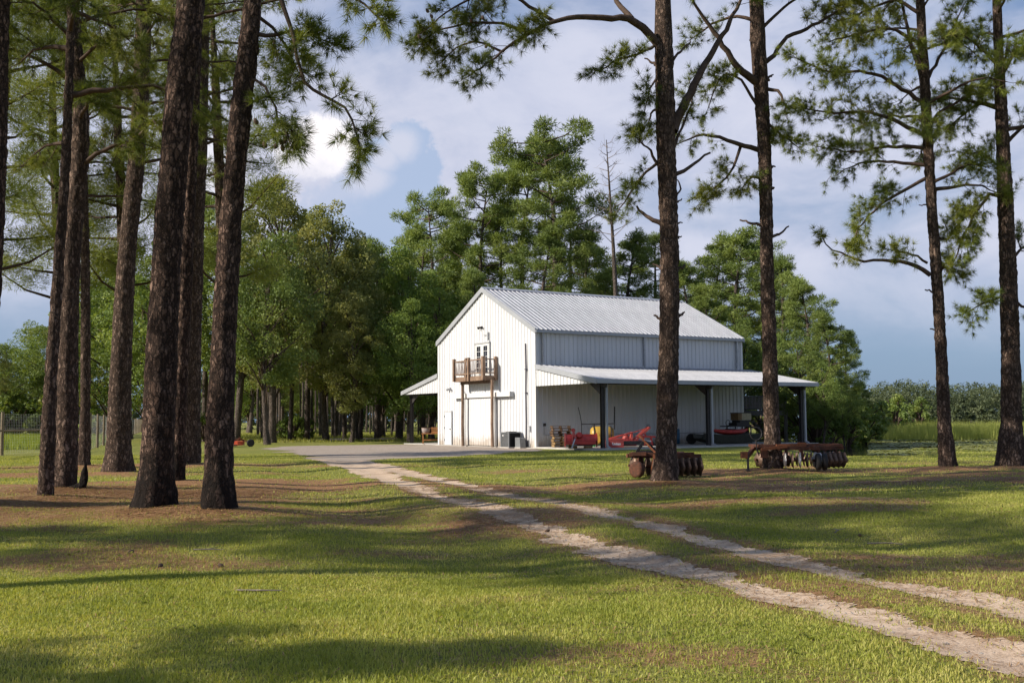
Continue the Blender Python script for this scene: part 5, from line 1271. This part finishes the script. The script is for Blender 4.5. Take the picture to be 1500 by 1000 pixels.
for k in range(60):
    D = r.uniform(215, 270); px = r.uniform(1230, 1500); p = atY(px, 610, D); xy.append(p[:2]); hts.append(r.uniform(2.0, 4.6))
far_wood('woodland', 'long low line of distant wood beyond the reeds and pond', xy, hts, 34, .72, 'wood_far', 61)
xy = []; hts = []
for k in range(260):
    D = r.uniform(215, 270); px = r.uniform(-120, 1120); p = atY(px, 610, D); xy.append(p[:2]); hts.append(r.uniform(11, 17))
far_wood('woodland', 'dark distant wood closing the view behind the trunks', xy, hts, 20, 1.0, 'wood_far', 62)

def blades(name, lab, cat, X, Y, h, w, mat, r, seg=1, lean=.35, z=None):
    n = len(X); Z = H(X, Y) if z is None else z; az = r.uniform(0, 6.283, n); tl = r.uniform(0, 6.283, n); ln = np.abs(r.normal(0, lean, n)) * h
    sx, sy = np.cos(az) * w / 2, np.sin(az) * w / 2; B = np.stack([X, Y, Z - .004], 1); S = np.stack([sx, sy, 0 * sx], 1)
    tip = B + np.stack([np.cos(tl) * ln, np.sin(tl) * ln, h], 1); rn = np.clip(.45 + .25 * r.normal(0, 1, n) + .6 * (r.random(n) < .10), 0, 1)
    if seg == 1:
        V = np.stack([B - S, B + S, tip], 1).reshape(-1, 3); Fc = np.arange(3 * n).reshape(-1, 3); k = 3
    else:
        mid = B + np.stack([np.cos(tl) * ln * .28, np.sin(tl) * ln * .28, h * .58], 1)
        V = np.stack([B - S, B + S, mid + S * .8, mid - S * .8, tip], 1).reshape(-1, 3); i = np.arange(n)[:, None] * 5
        Fc = np.concatenate([i + [0, 1, 2], i + [0, 2, 3], i + [3, 2, 4]], 0); k = 5
    o_ = link(name, mesh_np(name, V, Fc, mat, np.repeat(rn, k))); return tag(o_, lab, cat, kind='stuff')
def scatter(r, n, d0, d1, margin, power=1.0):
    """points spread evenly over the lawn in front of the camera and a margin each side"""
    D = np.sqrt(r.uniform(d0 ** 2, d1 ** 2, n)); X = (r.uniform(-1, 1, n)) * (.49 * D + margin); return X, D
r = np.random.default_rng(12)
def lawn(n, d0, d1, h, w, seg, margin=1.6, thr=.0):
    X, Y = scatter(r, n, d0, d1, margin)
    st = straw_mask(X, Y); pr = 1 - np.clip(st * 1.25, 0, .93); pr *= (rut_mask(X, Y) < -.05 + .26 * r.random(n) ** 2.5); pr *= (yard_mask(X, Y) < -.1) | (Y < 38); pr *= (pond_depth(X, Y) < .3)
    pr *= .45 + .75 * fbm(X * 2.5, Y * 2.5, 3, 2)
    lc = (X - BX) * TV[0] + (Y - BY) * TV[1]; lb = (X - BX) * SV[0] + (Y - BY) * SV[1]
    pr *= ~((lc > -16.3) & (lc < 5.7) & (lb > -.4) & (lb < 16.2))
    k = r.random(n) < pr; X, Y = X[k], Y[k]; m = len(X); hh = h * (.55 + .7 * fbm(X * 1.1, Y * 1.1, 9, 2)) * r.uniform(.5, 1.25, m)
    return X, Y, hh, w * r.uniform(.7, 1.3, m), seg
for args, lab in (((340000, 4.3, 11.0, .038, .0078, 2), 'short bright grass blades of the front lawn'), ((330000, 10.5, 22.0, .044, .012, 1), 'short grass of the middle lawn around the pines'), ((230000, 21.0, 52.0, .060, .022, 1), 'short grass of the far lawn towards the barn')):
    X, Y, hh, ww, seg = lawn(*args); blades('grass', lab, 'grass', X, Y, hh, ww, 'grass_blade', r, seg, .55)
# fallen needles
X, Y = scatter(r, 260000, 4.4, 26, 1.5); st = straw_mask(X, Y); k = r.random(len(X)) < np.clip(st - .06, .05, 1) * .9; X, Y = X[k], Y[k]; n = len(X)
az = r.uniform(0, 6.283, n); L = r.uniform(.06, .15, n) * (1 + .03 * Y); w = .0022 + .00028 * Y; Z = H(X, Y) + .006 + .014 * r.random(n)
dx, dy = np.cos(az) * L / 2, np.sin(az) * L / 2; nx, ny = -np.sin(az) * w, np.cos(az) * w; tz = r.normal(0, .006, n)
V = np.stack([np.stack([X - dx - nx, Y - dy - ny, Z - tz], 1), np.stack([X - dx + nx, Y - dy + ny, Z - tz], 1), np.stack([X + dx, Y + dy, Z + tz], 1)], 1).reshape(-1, 3)
o_ = link('pine_straw', mesh_np('pine_straw', V, np.arange(3 * n).reshape(-1, 3), 'straw_needle', np.repeat(r.random(n), 3))); tag(o_, 'brown fallen pine needles scattered over the lawn', 'pine straw', kind='stuff')
# small stones in the ruts
X, Y = scatter(r, 60000, 5, 22, .5); k = (rut_mask(X, Y) > .02) & (r.random(60000) < .10); X, Y = X[k], Y[k]; n = len(X); s = r.uniform(.006, .017, n) * (1 + .02 * Y); Z = H(X, Y) + .008
oc = np.array([(1, 0, 0), (0, 1, 0), (-1, 0, 0), (0, -1, 0), (0, 0, .7)]); V = (np.stack([X, Y, Z], 1)[:, None] + oc[None] * s[:, None, None] * r.uniform(.6, 1.3, (n, 5, 1))).reshape(-1, 3)
i = np.arange(n)[:, None] * 5; Fc = np.concatenate([i + [0, 1, 4], i + [1, 2, 4], i + [2, 3, 4], i + [3, 0, 4]], 0)
plain('stone', (0.34, 0.30, 0.26), .9, 0, .4, 30.0)
tag(link('gravel', mesh_np('gravel', V, Fc, 'stone')), 'small loose stones in the sandy ruts', 'gravel', kind='stuff')
# litter on the lawn
rl = np.random.default_rng(44)
for k in range(5):
    D = rl.uniform(9, 17); x = rl.uniform(-.45, .38) * D
    if float(rut_mask(np.array([x]), np.array([D]))[0]) > -.1: continue
    z = hz(x, D); L = rl.uniform(.25, .7); a = rl.uniform(0, 6.28); mb = MB()
    p0 = np.array([-L / 2, 0, .02]); p1_ = np.array([0, rl.uniform(-.05, .05), .03]); p2_ = np.array([L / 2, rl.uniform(-.06, .06), .022]); mb.tube([p0, p1_, p2_], [.011, .009, .005], 5)
    mb.tube([p1_, p1_ + np.array([.1, rl.uniform(-.12, .12), .02])], [.006, .003], 4)
    t_ = mb.build('twig', 'dead_wood'); t_.location = (x, D, z); t_.rotation_euler = (0, 0, a); tag(t_, 'thin dead pine twig fallen on the front lawn', 'twig', 'twigs on the lawn')
for k in range(5):
    D = rl.uniform(10, 16); x = rl.uniform(-.45, .40) * D; t_ = link('pine_cone', CM); t_.location = (x, D, hz(x, D) + .02); t_.scale = (.65, .65, .65); t_.rotation_euler = (1.3, rl.uniform(-.3, .3), rl.uniform(0, 6.28)); tag(t_, 'brown pine cone lying in the grass of the front lawn', 'pine cone', 'cones on the lawn')
n = 700; X, Y = scatter(rl, n, 7, 20, 1.0); k = (fbm(X * .5, Y * .5, 11, 2) > .48) & (rut_mask(X, Y) < -.1); X, Y = X[k], Y[k]; n = len(X); m_ = 9
X = np.repeat(X, m_) ; Y = np.repeat(Y, m_); s = rl.uniform(.02, .045, n * m_); az = rl.uniform(0, 6.283, n * m_); Z = H(X, Y); ex = np.stack([X + np.cos(az) * s, Y + np.sin(az) * s, Z + s * rl.uniform(.25, .9, n * m_)], 1); b0_ = np.stack([X, Y, Z + .004], 1); md = (b0_ + ex) / 2 + [0, 0, .012]; pw = np.stack([-np.sin(az), np.cos(az), 0 * az], 1) * (s * .26)[:, None]
V = np.stack([b0_, md + pw, ex, md - pw], 1).reshape(-1, 3)
tag(link('weeds', mesh_np('weeds', V, np.arange(4 * n * m_).reshape(-1, 4), 'grass_blade', np.repeat(rl.random(n * m_) * .5, 4))), 'small broad-leaved weeds dotted through the front lawn', 'weeds', kind='stuff')
# reeds round the pond
def in_view(n, D0, D1, p0, p1):
    D = r.uniform(D0, D1, n); px = r.uniform(p0, p1, n); d = np.array([ray(a, 610) for a in (0, 1500)]); t = px / 1500
    return (d[0][0] + (d[1][0] - d[0][0]) * t) / CP * D, D
X, Y = in_view(30000, 88, 150, 1290, 1620); blades('reeds', 'tall pale green reeds along the far side of the pond', 'reeds', X, Y, (r.uniform(.8, 1.5, len(X)) + .4) * (.6 + .8 * fbm(X * .25, Y * .25, 4, 3)), .05 + .0 * X, 'reed_blade', r, 1, .12)
X, Y = in_view(15000, 70, 98, 1185, 1345); k = X / Y < .295 + .045 * (Y - 70) / 28 + .05 * (fbm(X * .2, Y * .2, 1, 2) - .5); X, Y = X[k], Y[k]; blades('reeds', 'tall green reeds on the near bank beside the dark shrubs', 'reeds', X, Y, r.uniform(.9, 1.7, len(X)), .04 + .0 * X, 'reed_blade', r, 1, .14)
X, Y = in_view(9000, 40, 56, 1330, 1620); k = (pond_depth(X, Y) > .25) & (r.random(len(X)) < .5 * fbm(X * .5, Y * .5, 2, 2) + .05); blades('reeds', 'low marsh grass tufts at the near pond edge', 'reeds', X[k], Y[k], r.uniform(.2, .5, k.sum()), .03 + .0 * X[k], 'reed_blade', r, 1, .2)
# lily pads
X, Y = in_view(26000, 41, 92, 1270, 1640); k = (fbm(X * .12, Y * .22, 3, 3) > .40) & (pond_depth(X, Y) > .5); X, Y = X[k], Y[k]; n = len(X); s = r.uniform(.10, .24, n); a6 = np.linspace(0, 5.236, 6)
V = np.stack([X[:, None] + np.cos(a6) * s[:, None], Y[:, None] + np.sin(a6) * s[:, None], -.41 + .05 * r.random((n, 1)) + r.normal(0, .022, (n, 6))], -1).reshape(-1, 3); i = np.arange(n)[:, None] * 6
Fc = np.concatenate([i + [0, 1, 2], i + [0, 2, 3], i + [0, 3, 4], i + [0, 4, 5]], 0)
tag(link('lily_pads', mesh_np('lily_pads', V, Fc, 'lily_leaf', np.repeat(r.random(n), 6))), 'floating lily pads covering the pond', 'lily pads', kind='stuff')
# meadow beyond the fence
X, Y = in_view(26000, 64, 120, -80, 206); k = (X < np.interp(Y, [fc[1], fd[1]], [fc[0], fd[0]]) - .5) ; X, Y = X[k], Y[k]; blades('meadow_grass', 'tall sunlit meadow grass behind the wire fence', 'grass', X, Y, r.uniform(.3, .75, len(X)), .05 + 0 * X, 'meadow_blade', r, 1, .2)
X, Y = in_view(16000, 80, 140, 330, 660); k = yard_mask(X, Y) < -.3; X, Y = X[k], Y[k]; blades('grass', 'shaded rough grass under the wood edge', 'grass', X, Y, r.uniform(.08, .3, len(X)), .05 + 0 * X, 'grass_blade', r, 1, .3)
print('scene done')
